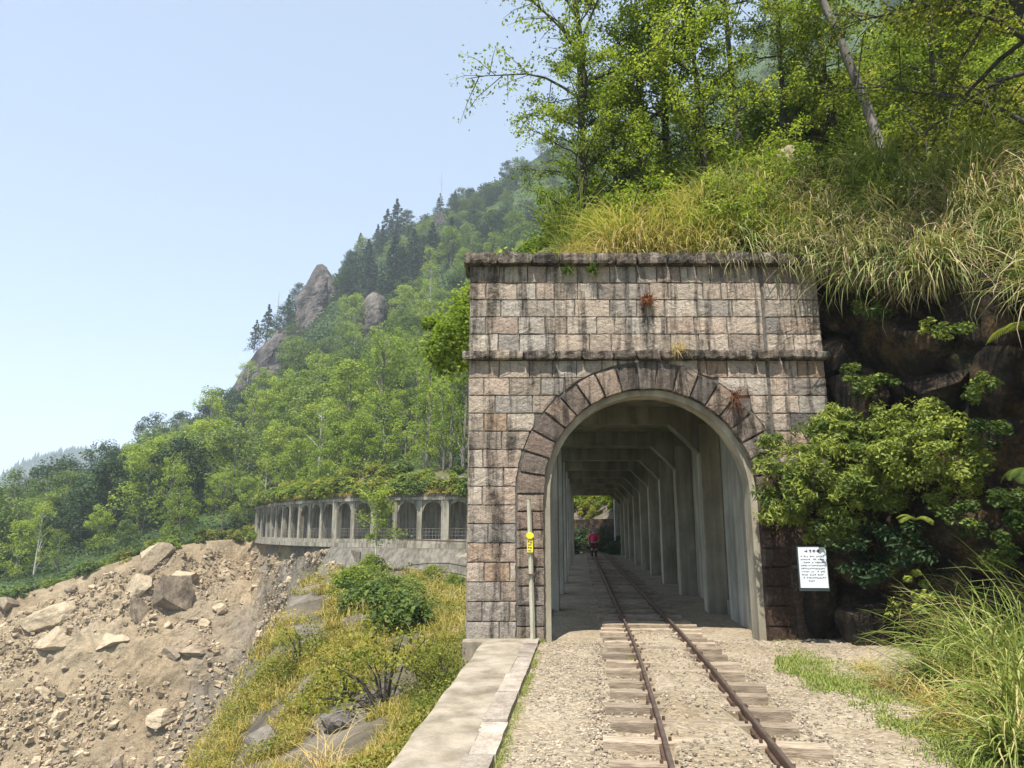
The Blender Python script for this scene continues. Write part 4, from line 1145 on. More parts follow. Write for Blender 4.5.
# ================================================================== DISTANT ARCADE ACROSS THE BOWL
def catmull(P, m=14):
    out = []
    for i in range(len(P) - 1):
        p0, p1, p2, p3 = [Vector(P[max(0, min(len(P) - 1, k))]) for k in (i - 1, i, i + 1, i + 2)]
        for q in range(m):
            t = q / m; out.append(.5 * ((2 * p1) + (p2 - p0) * t + (2 * p0 - 5 * p1 + 4 * p2 - p3) * t * t + (3 * p1 - p0 - 3 * p2 + p3) * t ** 3))
    out.append(Vector(P[-1])); return out
GP = catmull([(1.5, 63.6, 0), (-2, 64.2, 0), (-6, 64.9, 0), (-11, 66.4, 0), (-17, 70, 0), (-23, 76.5, 0), (-28, 84, 0), (-32, 92, 0), (-36, 101, 0)])
gd = [0]
for a, b in zip(GP, GP[1:]): gd.append(gd[-1] + (b - a).length)
def gframe(s):
    s = max(0, min(gd[-1] - .01, s)); i = max(k for k in range(len(gd)) if gd[k] <= s); i = min(i, len(GP) - 2)
    a, b = GP[i], GP[i + 1]; t = (b - a).normalized()
    return a.lerp(b, (s - gd[i]) / (gd[i + 1] - gd[i])), t, Vector((-t.y, t.x, 0))
FZ, OZ, TZ = .8, 3.95, 4.75
def build_arcade():
    root = empty('arched_gallery', (-6, 65, 0), label='distant weathered concrete gallery with a row of arched openings curving along the far slope', cat='gallery')
    inv = Vector((-6, 65, 0)); bay = 2.45; nb = int((gd[-1] - .5) / bay)
    def loc(s, d, z):
        c, t, n = gframe(s); return c + n * d + Vector((0, 0, z)) - inv
    def blk(mb, s0, s1, d0, d1, z0, z1, steps=1):
        for k in range(steps):
            a, b = s0 + (s1 - s0) * k / steps, s0 + (s1 - s0) * (k + 1) / steps
            mb.hexa([loc(a, d0, z0), loc(b, d0, z0), loc(b, d1, z0), loc(a, d1, z0), loc(a, d0, z1), loc(b, d0, z1), loc(b, d1, z1), loc(a, d1, z1)])
    for k in range(nb + 1):
        s = .2 + k * bay; big = (k in (3, 8))
        c = MB(); w_ = .72 if big else .48
        blk(c, s - w_ / 2, s + w_ / 2, -.28, .30 if big else .22, FZ, OZ + .35); c.build('column', M['concrete_far'], root)
    for k in range(nb):
        s0, s1 = .2 + k * bay + .235, .2 + (k + 1) * bay - .235
        a = MB(); n = 8; half = (s1 - s0) / 2; mid = (s0 + s1) / 2; z0 = OZ - .75
        for i in range(n):
            q0, q1 = -1 + 2 * i / n, -1 + 2 * (i + 1) / n
            h0 = z0 + .95 * (1 - abs(q0) ** 2.2) ** .6; h1 = z0 + .95 * (1 - abs(q1) ** 2.2) ** .6
            p, q = mid + q0 * half, mid + q1 * half
            a.hexa([loc(p, -.2, h0), loc(q, -.2, h1), loc(q, .12, h1), loc(p, .12, h0), loc(p, -.2, OZ + .35), loc(q, -.2, OZ + .35), loc(q, .12, OZ + .35), loc(p, .12, OZ + .35)])
        a.build('arched_beam', M['concrete_far'], root)
    e = .2 + nb * bay + .3
    m = MB(); blk(m, 0, e, -3.9, .34, OZ + .353, OZ + .62, 60); m.build('roof_slab', M['concrete_far'], root)
    m = MB(); blk(m, 0, e, .05, .28, OZ + .623, TZ + .1, 60); m.build('parapet', M['concrete_dark'], root)
    m = MB(); blk(m, 0, e, -3.9, -3.6, FZ - .4, OZ + .35, 60); m.build('back_wall', M['concrete_far'], root)
    m = MB(); blk(m, 0, e, -3.59, .38, FZ - .35, FZ - .003, 60); m.build('floor_slab', M['concrete_far'], root)
    m = MB(); blk(m, 0, e, .0, .5, FZ - .75, FZ - .36, 60); m.build('plinth', M['concrete_far'], root)
    m = MB()
    for s0, s1 in ((.2, 19.6),):
        for k in range(40):
            a, b = s0 + (s1 - s0) * k / 40, s0 + (s1 - s0) * (k + 1) / 40
            m.hexa([loc(a, .3, -4.2), loc(b, .3, -4.2), loc(b, 3.6, -4.6), loc(a, 3.6, -4.6), loc(a, .25, FZ - .76), loc(b, .25, FZ - .76), loc(b, .75, FZ - .78), loc(a, .75, FZ - .78)])
    m.build('revetment', M['concrete_dark'], root)
    rl = MB()
    for k in range(nb):
        s0 = .2 + k * bay
        for z in (.35, .65, .95): rl.tube([loc(s0 + .2, .05, FZ + z), loc(s0 + bay - .2, .05, FZ + z)], .022, 4)
        for q in range(1, 8): rl.tube([loc(s0 + bay * q / 8, .05, FZ), loc(s0 + bay * q / 8, .05, FZ + .98)], .018, 4)
    rl.build('railing', M['concrete_dark'], root)
    t = MB(); blk(t, 4.6, 8.4, -2.2, -1.0, TZ - .2, TZ + 1.5); blk(t, 4.4, 8.6, -2.4, -.8, TZ + 1.503, TZ + 1.75); t.build('upper_block', M['concrete_far'], root)
build_arcade()
def arc_pt(s, d, z):
    c, t, n = gframe(s); return c + n * d + Vector((0, 0, z))
# soil and dry growth lying on the arcade's roof
mb = MB(); V = []; ns = 70
for i in range(ns):
    s = gd[-1] * i / (ns - 1)
    for j, (d, z) in enumerate(((.02, TZ - .15), (-.5, TZ + .25), (-1.6, TZ + .7), (-3.2, TZ + 1.5), (-6.0, TZ + 2.9), (-10, TZ + 3.2))):
        q = arc_pt(s, d, z); V.append((q.x, q.y, q.z + .25 * float(vn([tuple(q)], 1.6, 5)[0]) * (j > 0)))
mb.add(V, [(i * 6 + j, i * 6 + j + 1, (i + 1) * 6 + j + 1, (i + 1) * 6 + j) for i in range(ns - 1) for j in range(5)])
mb.build('roof_soil', M['soil'], kind='structure', smooth=True)

# dark wall added for a shaded mass, and sunny bank beyond the shed
def far_mouth():
    root = empty('far_shade_wall', (7, 55, 0), label='dark low wall added for a shaded mass, with pale columns of the next gallery, beyond the far mouth of the rock shed', cat='retaining wall')
    inv = Vector((7, 55, 0)); line = [(8.6, 48.4), (8.7, 52), (7.8, 57), (5.6, 61), (2.4, 63)]
    m = MB()
    for a, b in zip(line, line[1:]):
        m.hexa([Vector(p) - inv for p in ((a[0], a[1], -.3), (b[0], b[1], -.3), (b[0] + .5, b[1] + .3, -.3), (a[0] + .5, a[1] + .3, -.3), (a[0], a[1], 2.5), (b[0], b[1], 2.5), (b[0] + .5, b[1] + .3, 2.5), (a[0] + .5, a[1] + .3, 2.5))])
    m.build('wall', M['wallrock'], root)  # dark rock colour stands in for shade
    for (x, y) in ((8.45, 49.6), (8.45, 52.2), (8.0, 55.0)):  # columns of the next gallery, set against the added wall
        c = MB(); c.box((x - .22 - inv.x, y - .25 - inv.y, -.2), (x + .2 - inv.x, y + .2 - inv.y, 5.2)); c.build('gallery_column', M['concrete_pale'], root, bevel=.03)
    lo = [(8.9, 46, 2.3), (9.1, 52, 2.3), (8.2, 57.3, 2.3), (6.0, 61.3, 2.3), (2.7, 63.4, 2.3)]; hi = [(24, 46, 16), (25, 56, 17), (22, 68, 17), (14, 76, 17), (5, 78, 16)]
    G = loft([lo, hi], 60, 40); P = G.reshape(-1, 3); P[:, 2] += fbm(P, 2.5, 7, 4) * .6 * np.clip((P[:, 2] - 2.3) / 2, 0, 1)
    link('far_bank', grid_mesh('far_bank', P.reshape(G.shape)), M['nearslope'], kind='structure')
    return bvh_of(P.reshape(G.shape)), P.reshape(G.shape)
bv_fb, FB = far_mouth()
g2 = MB(); V = []; yy = np.linspace(46.5, 64, 20)
for y in yy:
    for x in np.linspace(-3.4, 9.2, 12): V.append((x, y, -.03 + .04 * float(vn([[x, y, 0]], .8, 3)[0])))
g2.add(V, [(i * 12 + j, i * 12 + j + 1, (i + 1) * 12 + j + 1, (i + 1) * 12 + j) for i in range(19) for j in range(11)])
g2.build('far_ground', M['ballast'], kind='structure')

# ================================================================== BOULDERS OF THE LANDSLIDE
rngB = np.random.default_rng(55)
def big_boulder(px, py, wpx, hpx, label, mat='boulder', dep=.9, rot=(0, 0, 0), seed=0, sink=.12):
    p = hit(bv_scree, px, py + hpx * .30) or at(px, py, 74)
    mpp = p.y / F; w_, h_ = wpx * mpp, hpx * mpp
    rg = np.random.default_rng(seed + 100)
    me = rock_mesh(rg, 'boulder', (w_, w_ * dep, h_ * 1.15), 13, 5, .07, seed)
    o = link('boulder', me, M[mat], label=label, cat='boulder')
    o.location = p + Vector((0, w_ * .12, h_ * .16 - sink)); o.rotation_euler = (R(rot[0]), R(rot[1]), R(rot[2]))
big_boulder(42, 613, 66, 28, 'biggest pale flat slab of rock near the upper end of the scree', rot=(12, -22, 20), seed=1)
big_boulder(56, 636, 38, 22, 'smaller triangular slab leaning under the biggest pale slab', rot=(10, -18, 10), seed=2)
big_boulder(150, 556, 40, 24, 'pale block jutting out of the scar lip under overhanging turf', rot=(8, -24, 0), seed=3)
big_boulder(140, 582, 26, 30, 'tan upright block in the middle of the blocks below the scar lip', rot=(10, 20, 30), seed=4)
big_boulder(137, 608, 26, 32, 'tilted block standing under the tan upright block', 'boulder_grey', rot=(15, -25, 10), seed=5)
big_boulder(174, 592, 44, 38, 'largest grey-brown block with a dark shaded face', 'boulder_grey', rot=(5, 10, 25), seed=6)
big_boulder(181, 575, 36, 16, 'flat pale slab lying on top of the largest grey-brown block', rot=(5, 8, 0), seed=7)
big_boulder(6, 604, 26, 18, 'grey rock at the very edge of the scree beside the biggest pale slab', 'boulder_grey', seed=8)
big_boulder(219, 608, 16, 13, 'lone cubic stone on the smooth upper scree', 'boulder', rot=(0, 10, 30), seed=9)
big_boulder(112, 630, 44, 16, 'pale sloping slab half sunk in the debris below the blocks', rot=(18, 14, 0), seed=10, sink=.8)
big_boulder(163, 715, 32, 16, 'rounded tan stone low on the scree close to the dry grass spur', seed=11)
big_boulder(192, 650, 28, 13, 'dark grey low rock in the middle of the scree', 'boulder_grey', seed=12)
big_boulder(172, 650, 20, 18, 'dark jagged stone next to the dark grey low rock', 'boulder_grey', rot=(0, 30, 0), seed=13)
big_boulder(39, 688, 20, 17, 'brown stone with a flat top in the lower scree', rot=(0, 20, 0), seed=14)
big_boulder(56, 716, 22, 14, 'tan stone low on the scree beneath the flat-topped brown stone', seed=15)
big_boulder(135, 702, 16, 18, 'narrow slanting stone beside the rounded tan stone', rot=(0, -35, 0), seed=16)
big_boulder(115, 764, 26, 16, 'brown rock at the foot of the visible scree', 'boulder_grey', seed=17)
big_boulder(73, 588, 16, 8, 'small grey slab on the scar lip beside the trees', 'boulder_grey', seed=18)
bpro = [link('boulder', rock_mesh(np.random.default_rng(200 + s), 'boulder', (1, .85, .7), 9, 3, .05, s), M['boulder' if s % 2 else 'boulder_grey'], label='angular tan rock half buried in the landslide scree', cat='boulder', group='rocks scattered over the landslide scree') for s in range(6)]
nb_ = 0
while nb_ < 110:
    px, py = rngB.uniform(-40, 330), rngB.uniform(560, 790); p = hit(bv_scree, px, py)
    if p is None or p.y > 92: continue
    q = hit(bv_near, px, py)
    if q is not None and q.y < p.y: continue
    s = .36 * (1 / rngB.uniform(.12, 1)) ** .75
    place(bpro[int(rngB.integers(6))], p + Vector((0, .1 * s, -.08 * s)), rngB.uniform(0, 6.28), (s * rngB.uniform(.8, 1.4), s, s * rngB.uniform(.6, 1.1)), tilt=(rngB.uniform(-.4, .4), rngB.uniform(-.5, .5))); nb_ += 1
def scree_stones(n=22000):
    rng = np.random.default_rng(61); G = S_[24:168]
    u = rng.uniform(0.1, .999, n); v = rng.uniform(0, .96, n); a = (v * (G.shape[0] - 1)).astype(int); b = (u * (G.shape[1] - 1)).astype(int)
    C = G[a, b] + rng.normal(0, .25, (n, 3)) * np.array([1, 1, .2])
    keep = vn(C, 5, 71) + .6 * vn(C, 1.6, 72) + rng.normal(0, .2, n) > .12; C = C[keep]; n = len(C)
    s = .07 * (1 / rng.uniform(.03, 1, n)) ** .55
    cube = np.array([(-1, -1, -1), (1, -1, -1), (1, 1, -1), (-1, 1, -1), (-1, -1, 1), (1, -1, 1), (1, 1, 1), (-1, 1, 1)], float) * np.array([1, .8, .6])
    Vc = cube[None] * rng.uniform(.45, 1.15, (n, 8, 3)); an = rng.uniform(0, 6.28, n); ca, sa = np.cos(an)[:, None], np.sin(an)[:, None]
    V = np.stack([Vc[..., 0] * ca - Vc[..., 1] * sa, Vc[..., 0] * sa + Vc[..., 1] * ca, Vc[..., 2] + Vc[..., 0] * rng.uniform(-.5, .5, n)[:, None]], -1) * s[:, None, None] + C[:, None]
    f = np.array([(0, 3, 2, 1), (4, 5, 6, 7), (0, 1, 5, 4), (1, 2, 6, 5), (2, 3, 7, 6), (3, 0, 4, 7)])
    link('rubble', mesh_np('rubble', V.reshape(-1, 3), (np.arange(n)[:, None, None] * 8 + f[None]).reshape(-1, 4), np.repeat(rng.uniform(0, 1, n), 8)), M['scree_stone'], kind='stuff')
scree_stones()

# ================================================================== SHRUBS
def shrub(name, mat, rad, H, ncl, per, size, seed, label, group, aspect=.6, crad=(.18, .34), stems=7, up=.5, flat=.85):
    rng = np.random.default_rng(seed); root = empty(name, label=label, cat='shrub', group=group)
    mb = MB(); cs, rs = [], []
    for i in range(ncl):
        d = rng.normal(size=3); d /= np.linalg.norm(d); d[2] = abs(d[2]) * 1.05 - .12; q = rng.uniform(.4, 1) ** .6
        cs.append((d[0] * rad * q, d[1] * rad * q, max(.05, d[2] * H * q))); rs.append(rad * rng.uniform(*crad))
        if i % max(1, ncl // stems) == 0: mb.tube([(0, 0, -.25), (cs[-1][0] * .4, cs[-1][1] * .4, cs[-1][2] * .55), cs[-1]], [.02 * H, .012 * H, .004 * H], 5)
    V, Fq, T = cluster_crown(rng, cs, rs, per, size, up, aspect, .3, flat)
    mb.build('stems', M['bark_dark'], root); link('foliage', mesh_np('foliage', V, Fq, T), mat, root)
    return root
# on the bank above the portal
rngS = np.random.default_rng(91)
pb = [shrub('leafy_shrub', M['leaf_near'], 1.5, 2.0, 120, 66, .09, s, 'bright green leafy shrub growing on the bank above the portal', 'bright shrubs on the bank', crad=(.1, .26)) for s in (1, 2, 3)]
po = [shrub('olive_shrub', M['leaf_olive'], 1.3, 1.7, 60, 110, .085, s, 'olive yellow shrub growing on the bank behind the drooping grass', 'olive shrubs on the bank') for s in (4, 5)]
spots = []; shown = 0
for k in range(6000):
    u, v = rngS.uniform(.36, .97), .035 + .5 * rngS.uniform(0, 1) ** 1.7
    p = B_[5 + int(v * 99), int(u * 149)]; px, py = project(p)
    if p[1] < 12.2 or (px < 640 and p[1] < 13.3) or px < 440 or px > 1120 or py < -120: continue
    dd = 1.15 + .045 * (p[1] - 13)
    if any((p[0] - a) ** 2 + (p[1] - b) ** 2 < dd * dd * 1.0 for a, b in spots): continue
    if abs(px - 845) < 45 and 60 < py < 190 and rngS.uniform() < .8: continue
    if len(spots) > 205: break
    spots.append((p[0], p[1])); ol = px > 830 and rngS.uniform() < .5
    s = rngS.uniform(.6, 1.15) * (1 + .012 * (p[1] - 13))
    if p[1] < 16: s *= .8
    place((po if ol else pb)[int(rngS.integers(2 if ol else 3))], (p[0], p[1], p[2] - .15), rngS.uniform(0, 6.28), s)
for (x, y, z, s, l) in ((-.25, 13.6, 4.9, 1.05, 'bright green shrub rising directly behind the free end of the portal cornice'), (.7, 14.6, 5.2, 1.25, 'tall bright green shrub behind the cornice at the foot of the airy tree'), (1.6, 17, 5.6, 1.2, 'bright green shrub beneath the trunk of the airy tree'), (2.6, 15.2, 6.4, .9, 'bright green shrub in the middle behind the tall grass tussocks')):
    place(pb[int(rngS.integers(3))], (x, y, z), rngS.uniform(0, 6.28), s, l, None)
def outcrop(px, py, wpx, hpx, label, seed):
    p = hit(bv_bank, px, py)
    if p is None: return
    m = p.y / F; me = rock_mesh(np.random.default_rng(seed), 'rock_outcrop', (wpx * m, wpx * m * .8, hpx * m * 1.4), 9, 4, .09, seed)
    o = link('rock_outcrop', me, M['boulder_grey'], label=label, cat='rock outcrop'); o.location = p
outcrop(800, 172, 60, 40, 'grey rock outcrop low on the bank just above the grass', 3)
outcrop(846, 110, 70, 60, 'jagged grey rock outcrop on the bank beside the leaning trunk', 4)
outcrop(822, 130, 40, 40, 'small grey rock outcrop between the trunk and the jagged outcrop', 5)

# trees with visible trunks
near_tree('airy_tree', hit(bv_bank, 588, 228), [(0, 0, -.6), (-.1, 0, 2), (-.02, .1, 4), (-.25, .1, 6.2), (-.3, 0, 8.5), (-.45, 0, 11), (-.5, 0, 12.6)], 'tall airy tree with a slim dark trunk standing against the sky above the portal',
          bark='bark_dark', r0=.085, n_limb=44, limb_len=2.9, twigs=13, leaves=40, size=.078, start=.16, elev=(20, 62), spread=.2, droop=.1)
near_tree('slender_tree', hit(bv_bank, 744, 168), [(0, 0, -1), (-.15, 0, 2.5), (-.2, 0, 5), (-.45, .1, 8), (-.6, .1, 11), (-.7, .1, 13)], 'slender tree with a thin straight dark trunk between the airy tree and the leaning trunk',
          bark='bark_dark', r0=.075, n_limb=26, limb_len=2.9, twigs=12, leaves=40, size=.08, start=.34, elev=(0, 50), spread=.22)
near_tree('leaning_tree', hit(bv_bank, 897, 172), [(0, 0, -.8), (-.42, .1, 1.6), (-.9, .1, 3.4), (-1.4, .2, 5.2), (-2.1, .2, 8.0), (-2.7, .2, 10.5)], 'thick pale-barked trunk leaning towards the valley with bare side branches',
          bark='bark', r0=.105, n_limb=18, limb_len=3.6, twigs=12, leaves=40, size=.078, start=.42, elev=(-5, 45), spread=.22, rtop=.45)
near_tree('overhanging_tree', hit(bv_bank, 1095, 165), [(0, 0, -1.5), (-.5, -.1, 1.5), (-1.2, -.3, 3.5), (-1.6, -.5, 5.5), (-1.8, -.6, 8)], 'big dark leafy tree spreading its branches out over the drooping grass',
          bark='bark_dark', mat='leaf_olive', r0=.13, n_limb=30, limb_len=3.6, twigs=15, leaves=74, size=.064, start=.12, elev=(-22, 42), spread=.2, bias=math.pi, droop=.25)
def bank_tree(seed):
    rng = np.random.default_rng(seed); mb, V, Fq, T = grow_tree(rng, [(0, 0, -.8), (.1, 0, 2), (.05, .1, 4.5), (.2, 0, 7)], r0=.12, n_limb=26, limb_len=2.8, twigs=12, leaves=46, size=.095, start=.08, elev=(5, 55), spread=.25)
    root = empty('bank_tree', label='leafy green tree standing farther up the bank behind the shrubs', cat='tree', group='leafy trees up the bank')
    mb.build('trunk', M['bark_dark'], root); link('crown', mesh_np('crown', V, Fq, T), M['leaf_near'], root); return root
pt = [bank_tree(s) for s in (1, 2, 3)]
for (px, py, s) in ((640, 205, .72), (672, 190, .8), (706, 200, .72), (980, 20, 1), (1010, 60, .9), (860, 20, .8), (1060, 40, 1), (580, 235, .55), (615, 215, .5), (785, 150, .7), (835, 150, .6), (940, 120, .6), (800, 120, .7)):
    p = hit(bv_bank, px, py)
    if p is None or p.y > 60 or p.y < 12.5: continue
    place(pt[int(rngS.integers(3))], p, rngS.uniform(0, 6.28), s * (1 if p.y < 24 else 1.25))

# ================================================================== GRASS ON THE PORTAL AND OVER THE BOULDER WALL
tall = [tussock('grass_tussock', M['grass'], 'grass', 'tall yellow-green grass tussock growing along the top of the portal', 'grass tussocks on top of the portal', n=210, L=1.35, base_r=.30, el=(35, 90), droop=(45, 165), w=.027, litter=90, dry=d) for d in ((.35, .85), (.4, .95), (.3, .75), (.55, 1.0))]
hang = [tussock('drooping_tussock', M['grass_hang'], 'grass', 'drooping half-dry grass tussock hanging over the dark boulder wall', 'drooping grass over the boulder wall', n=190, L=1.45, base_r=.28, el=(5, 75), droop=(70, 170), w=.028, litter=60, dry=d, bias=-math.pi / 2 - .35, bias_amt=.72) for d in ((.15, .6), (.3, .9), (.4, 1.0), (.1, .5))]
# along the lip (u runs along LOW)
def lip(s):
    P = resample(LOW[:11][::-1], 300); q = P[int(min(299, max(0, s * 299)))]; return Vector(q)
rngG = np.random.default_rng(17)
for k in range(60):
    x = 1.0 + 4.4 * rngG.uniform(); y = 12.0 + rngG.uniform(0, 1.0) ** 1.3
    p = drop(bv_bank, x, y) or Vector((x, y, 6)); edge_f = np.clip((x - .9) / .8, .45, 1)
    place(tall[int(rngG.integers(4))], (x, y, p.z - .02), rngG.uniform(0, 6.28), rngG.uniform(.6, 1.0) * edge_f)
for k in range(12):
    x = .75 + rngG.uniform(0, 1.6); place(tall[3], (x, 11.98 + rngG.uniform(0, .2), 6.0), rngG.uniform(0, 6.28), rngG.uniform(.35, .6))
nh = 0
for k in range(230):
    s = rngG.uniform(.05, .66); p = lip(s)
    if p.x < 3.6: continue
    back = rngG.uniform(-.15, 1.7); up = Vector((.75, .6, 0)) if p.y < 11 else Vector((.3, .95, 0))
    q = p + up * back; z = drop(bv_bank, q.x, q.y); q.z = (z.z if z else p.z) + .02
    if nh >= 190: break
    place(hang[int(rngG.integers(4))], q, rngG.normal(0, .5), rngG.uniform(.6, 1.05), tilt=(rngG.normal(0, .12), rngG.normal(0, .12))); nh += 1
green = [tussock('green_grass_tussock', M['grass_green'], 'grass', 'upright green grass tussock on the bank among the shrubs', 'green grass tussocks on the bank', n=150, L=1.2, base_r=.3, el=(45, 88), droop=(30, 110), w=.024, dry=d) for d in ((.2, .7), (.3, .85))]
ng_ = 0
for k in range(2600):
    u, v = rngS.uniform(.2, .8), rngS.uniform(.02, .085)
    p = B_[5 + int(v * 99), int(u * 149)]; px, py = project(p)
    if p[1] < 7 or px < 560 or px > 1100 or p[1] > 24: continue
    place(green[int(rngS.integers(2))], (p[0], p[1], p[2] - .03), rngS.uniform(0, 6.28), rngS.uniform(.7, 1.2))
    ng_ += 1
    if ng_ > 45: break

# ================================================================== PLANTS BESIDE THE TRACK
side = [
 (945, 690, .75, 'grass tussock with arching blades at the outer edge of the verge, nearest the boulder wall'),
 (985, 672, 1.0, 'tall green grass tussock in the middle of the verge clump'),
 (1010, 696, 1.1, 'largest green grass tussock leaning out over the verge'),
 (1030, 728, .9, 'green grass tussock in front of the largest one beside the gravel'),
 (1060, 685, 1.45, 'tall grass tussock cut by the picture edge'),
 (1018, 756, .5, 'small yellowish grass tussock at the bottom of the verge'),
 (950, 648, .85, 'green grass tussock at the back of the verge against the rocks'),
 (1015, 645, 1.35, 'tall pale-tipped grass tussock behind the largest one'),
]
for i, (px, py, s, lb) in enumerate(side):
    p = on_z(px, py, .06)
    V, Fq, T = blades(np.random.default_rng(300 + i), 260, 1.35 * s, .26 * s, (25, 88), (40, 150), .021, 7, (.2, .92), math.pi, .25)
    o = link('verge_tussock', mesh_np('verge_tussock', V, Fq, T, smooth=True), M['grass_green'], label=lb, cat='grass', group='grass tussocks of the verge'); o.location = p
# dry skirts of the verge
dry_t = [tussock('dry_grass_tuft', M['grass_dry'], 'grass', 'dry straw-coloured tuft at the foot of the verge grass', 'dry tufts of the verge', n=110, L=.75, base_r=.2, el=(5, 60), droop=(20, 100), w=.012, dry=(.5, 1.0)) for q in range(1)]
for (px, py, s) in ((985, 735, 1), (955, 715, .9), (925, 700, .8), (1020, 745, .9), (890, 685, .7), (1000, 715, 1.1), (868, 668, .55)):
    place(dry_t[0], on_z(px, py, .04), rngS.uniform(0, 6.28), s)
# short turf and moss on the verge
def turf():
    rng = np.random.default_rng(19); Vs, Fs, Ts = [], [], []; o = 0
    def strip(n, f, L, w, dry):
        nonlocal o
        C = f(n); V, Fq, T = blades(rng, len(C), L, .0, (20, 85), (10, 80), w, 3, dry)
        V = V.reshape(len(C), -1, 3) + C[:, None]; Vs.append(V.reshape(-1, 3)); Fs.append(Fq + o); Ts.append(T); o += len(V) * V.shape[1]
    def verge(n):
        px = rng.uniform(775, 1030, n); c = 655 + (px - 780) * .40; py = c + rng.normal(0, 1, n) * (7 + (px - 775) * .06)
        P = np.array([tuple(on_z(a, b, .03)) for a, b in zip(px, py)]); k = (fbm(P, .5, 3, 3) > -.1 + rng.normal(0, .2, n)); return P[k]
    strip(30000, verge, .07, .013, (.3, .8))
    def rails(n):
        y = rng.uniform(5.4, 11.5, n); s = np.where(rng.uniform(size=n) < .7, -1, 1); P = np.stack([np.array([tx(q) for q in y]) + s * (.39 + .07) + rng.normal(0, .035, n), y, np.full(n, .02)], 1)
        return P[fbm(P, .5, 8, 2) > .28]
    strip(5000, rails, .07, .006, (.2, .9))
    def kerbs(n):
        y = rng.uniform(4.5, 11.1, n); P = np.stack([np.array([ax(q) for q in y]) - 1.87 + .13 + rng.normal(0, .03, n), y, np.full(n, .01)], 1)
        return P[fbm(P, .6, 18, 2) > .12]
    strip(6000, kerbs, .06, .005, (.3, .95))
    def joint(n):
        y = rng.uniform(4.5, 11.1, n); P = np.stack([np.array([ax(q) for q in y]) - 1.985 + rng.normal(0, .02, n), y, np.full(n, .045)], 1)
        return P[fbm(P, .35, 28, 2) > .42]
    strip(3000, joint, .03, .006, (.0, .4))
    def foot(n):
        x = np.where(rng.uniform(size=n) < .75, rng.uniform(-.1, .5, n), rng.uniform(3.9, 4.6, n)); P = np.stack([x, 11.17 + rng.normal(0, .05, n), np.full(n, .02)], 1); return P
    strip(1300, foot, .09, .006, (.2, .9))
    link('turf', mesh_np('turf', np.concatenate(Vs), np.concatenate(Fs), np.concatenate(Ts)), M['grass_green'], kind='stuff')
turf()

# bushes hanging on the boulder wall
def wall_bush(name, box, n_cl, per, size, mat, aspect, label, seed, up, hangv, crad):
    rng = np.random.default_rng(seed); x0, y0, x1, y1 = box; cs, rs = [], []
    c = at((x0 + x1) / 2, (y0 + y1) / 2, 10.4); root = empty(name, c, label=label, cat='shrub'); mb = MB()
    b0 = Vector((c.x + .4, 10.9, c.z - .5)) - c
    for i in range(n_cl):
        a = rng.uniform(0, 6.28); q = math.sqrt(rng.uniform(0, 1)); px = (x0 + x1) / 2 + (x1 - x0) / 2 * q * math.cos(a); py = (y0 + y1) / 2 + (y1 - y0) / 2 * q * math.sin(a)
        wy = float(np.interp((px - 512) / F, [.42, .5, .58, .66], [11.0, 10.7, 9.9, 9.0]))
        wb = float(vn([[px, py, seed * 50]], 26, seed)[0]); p = at(px + wb * 14, py + wb * 20, wy - .15 - rng.uniform(0, .75) * (1 - q * q * .8)) - c; cs.append(tuple(p)); rs.append(rng.uniform(*crad))
        if i % 6 == 0: mb.tube([b0, b0 * .4 + p * .6 + Vector((0, 0, .15)), p], [.018, .012, .005], 5)
    V, Fq, T = cluster_crown(rng, cs, rs, per, size, up, aspect, .3, .75)
    mb.build('stems', M['bark_dark'], root); link('foliage', mesh_np('foliage', V, Fq, T), M[mat], root)
wall_bush('narrow_leaved_bush', (752, 415, 905, 545), 300, 74, .095, 'leaf_wall', .22, 'fresh green bush with narrow leaves spreading over the edge of the portal', 5, .2, 0, (.06, .22))
wall_bush('small_leaved_bush', (835, 402, 978, 500), 230, 72, .056, 'leaf_wall', .5, 'yellow-green small-leaved bush on the boulders beside the narrow-leaved bush', 6, .3, 0, (.06, .2))
wall_bush('trailing_plant', (945, 490, 1040, 550), 26, 110, .055, 'leaf_wall', .6, 'yellow-green trailing plant above the verge grass', 7, .6, 0, (.08, .2))
wall_bush('rock_plant', (842, 355, 890, 392), 16, 90, .055, 'leaf_wall', .5, 'small green plant rooted between two boulders above the bushes', 8, .6, 0, (.07, .16))
wall_bush('shade_plant', (820, 520, 930, 585), 34, 70, .08, 'leaf_dark', .35, 'sparse dark plant hanging in the shade under the narrow-leaved bush', 9, .4, 0, (.08, .2))
for i_, (bx, lb_) in enumerate((((858, 300, 900, 322), 'wisp of green rooted under the drooping grass nearest the portal'), ((925, 318, 975, 345), 'small green plant in a crack below the drooping grass'), ((958, 372, 1004, 400), 'small leafy plant on a boulder above the trailing plant'), ((880, 575, 935, 605), 'low green plant at the foot of the boulder wall'), ((975, 425, 1010, 455), 'little green plant between boulders beside the small-leaved bush'))):
    wall_bush('rock_plant', bx, 12, 46, .06, 'leaf_wall', .45, lb_, 70 + i_, .4, 0, (.05, .13))
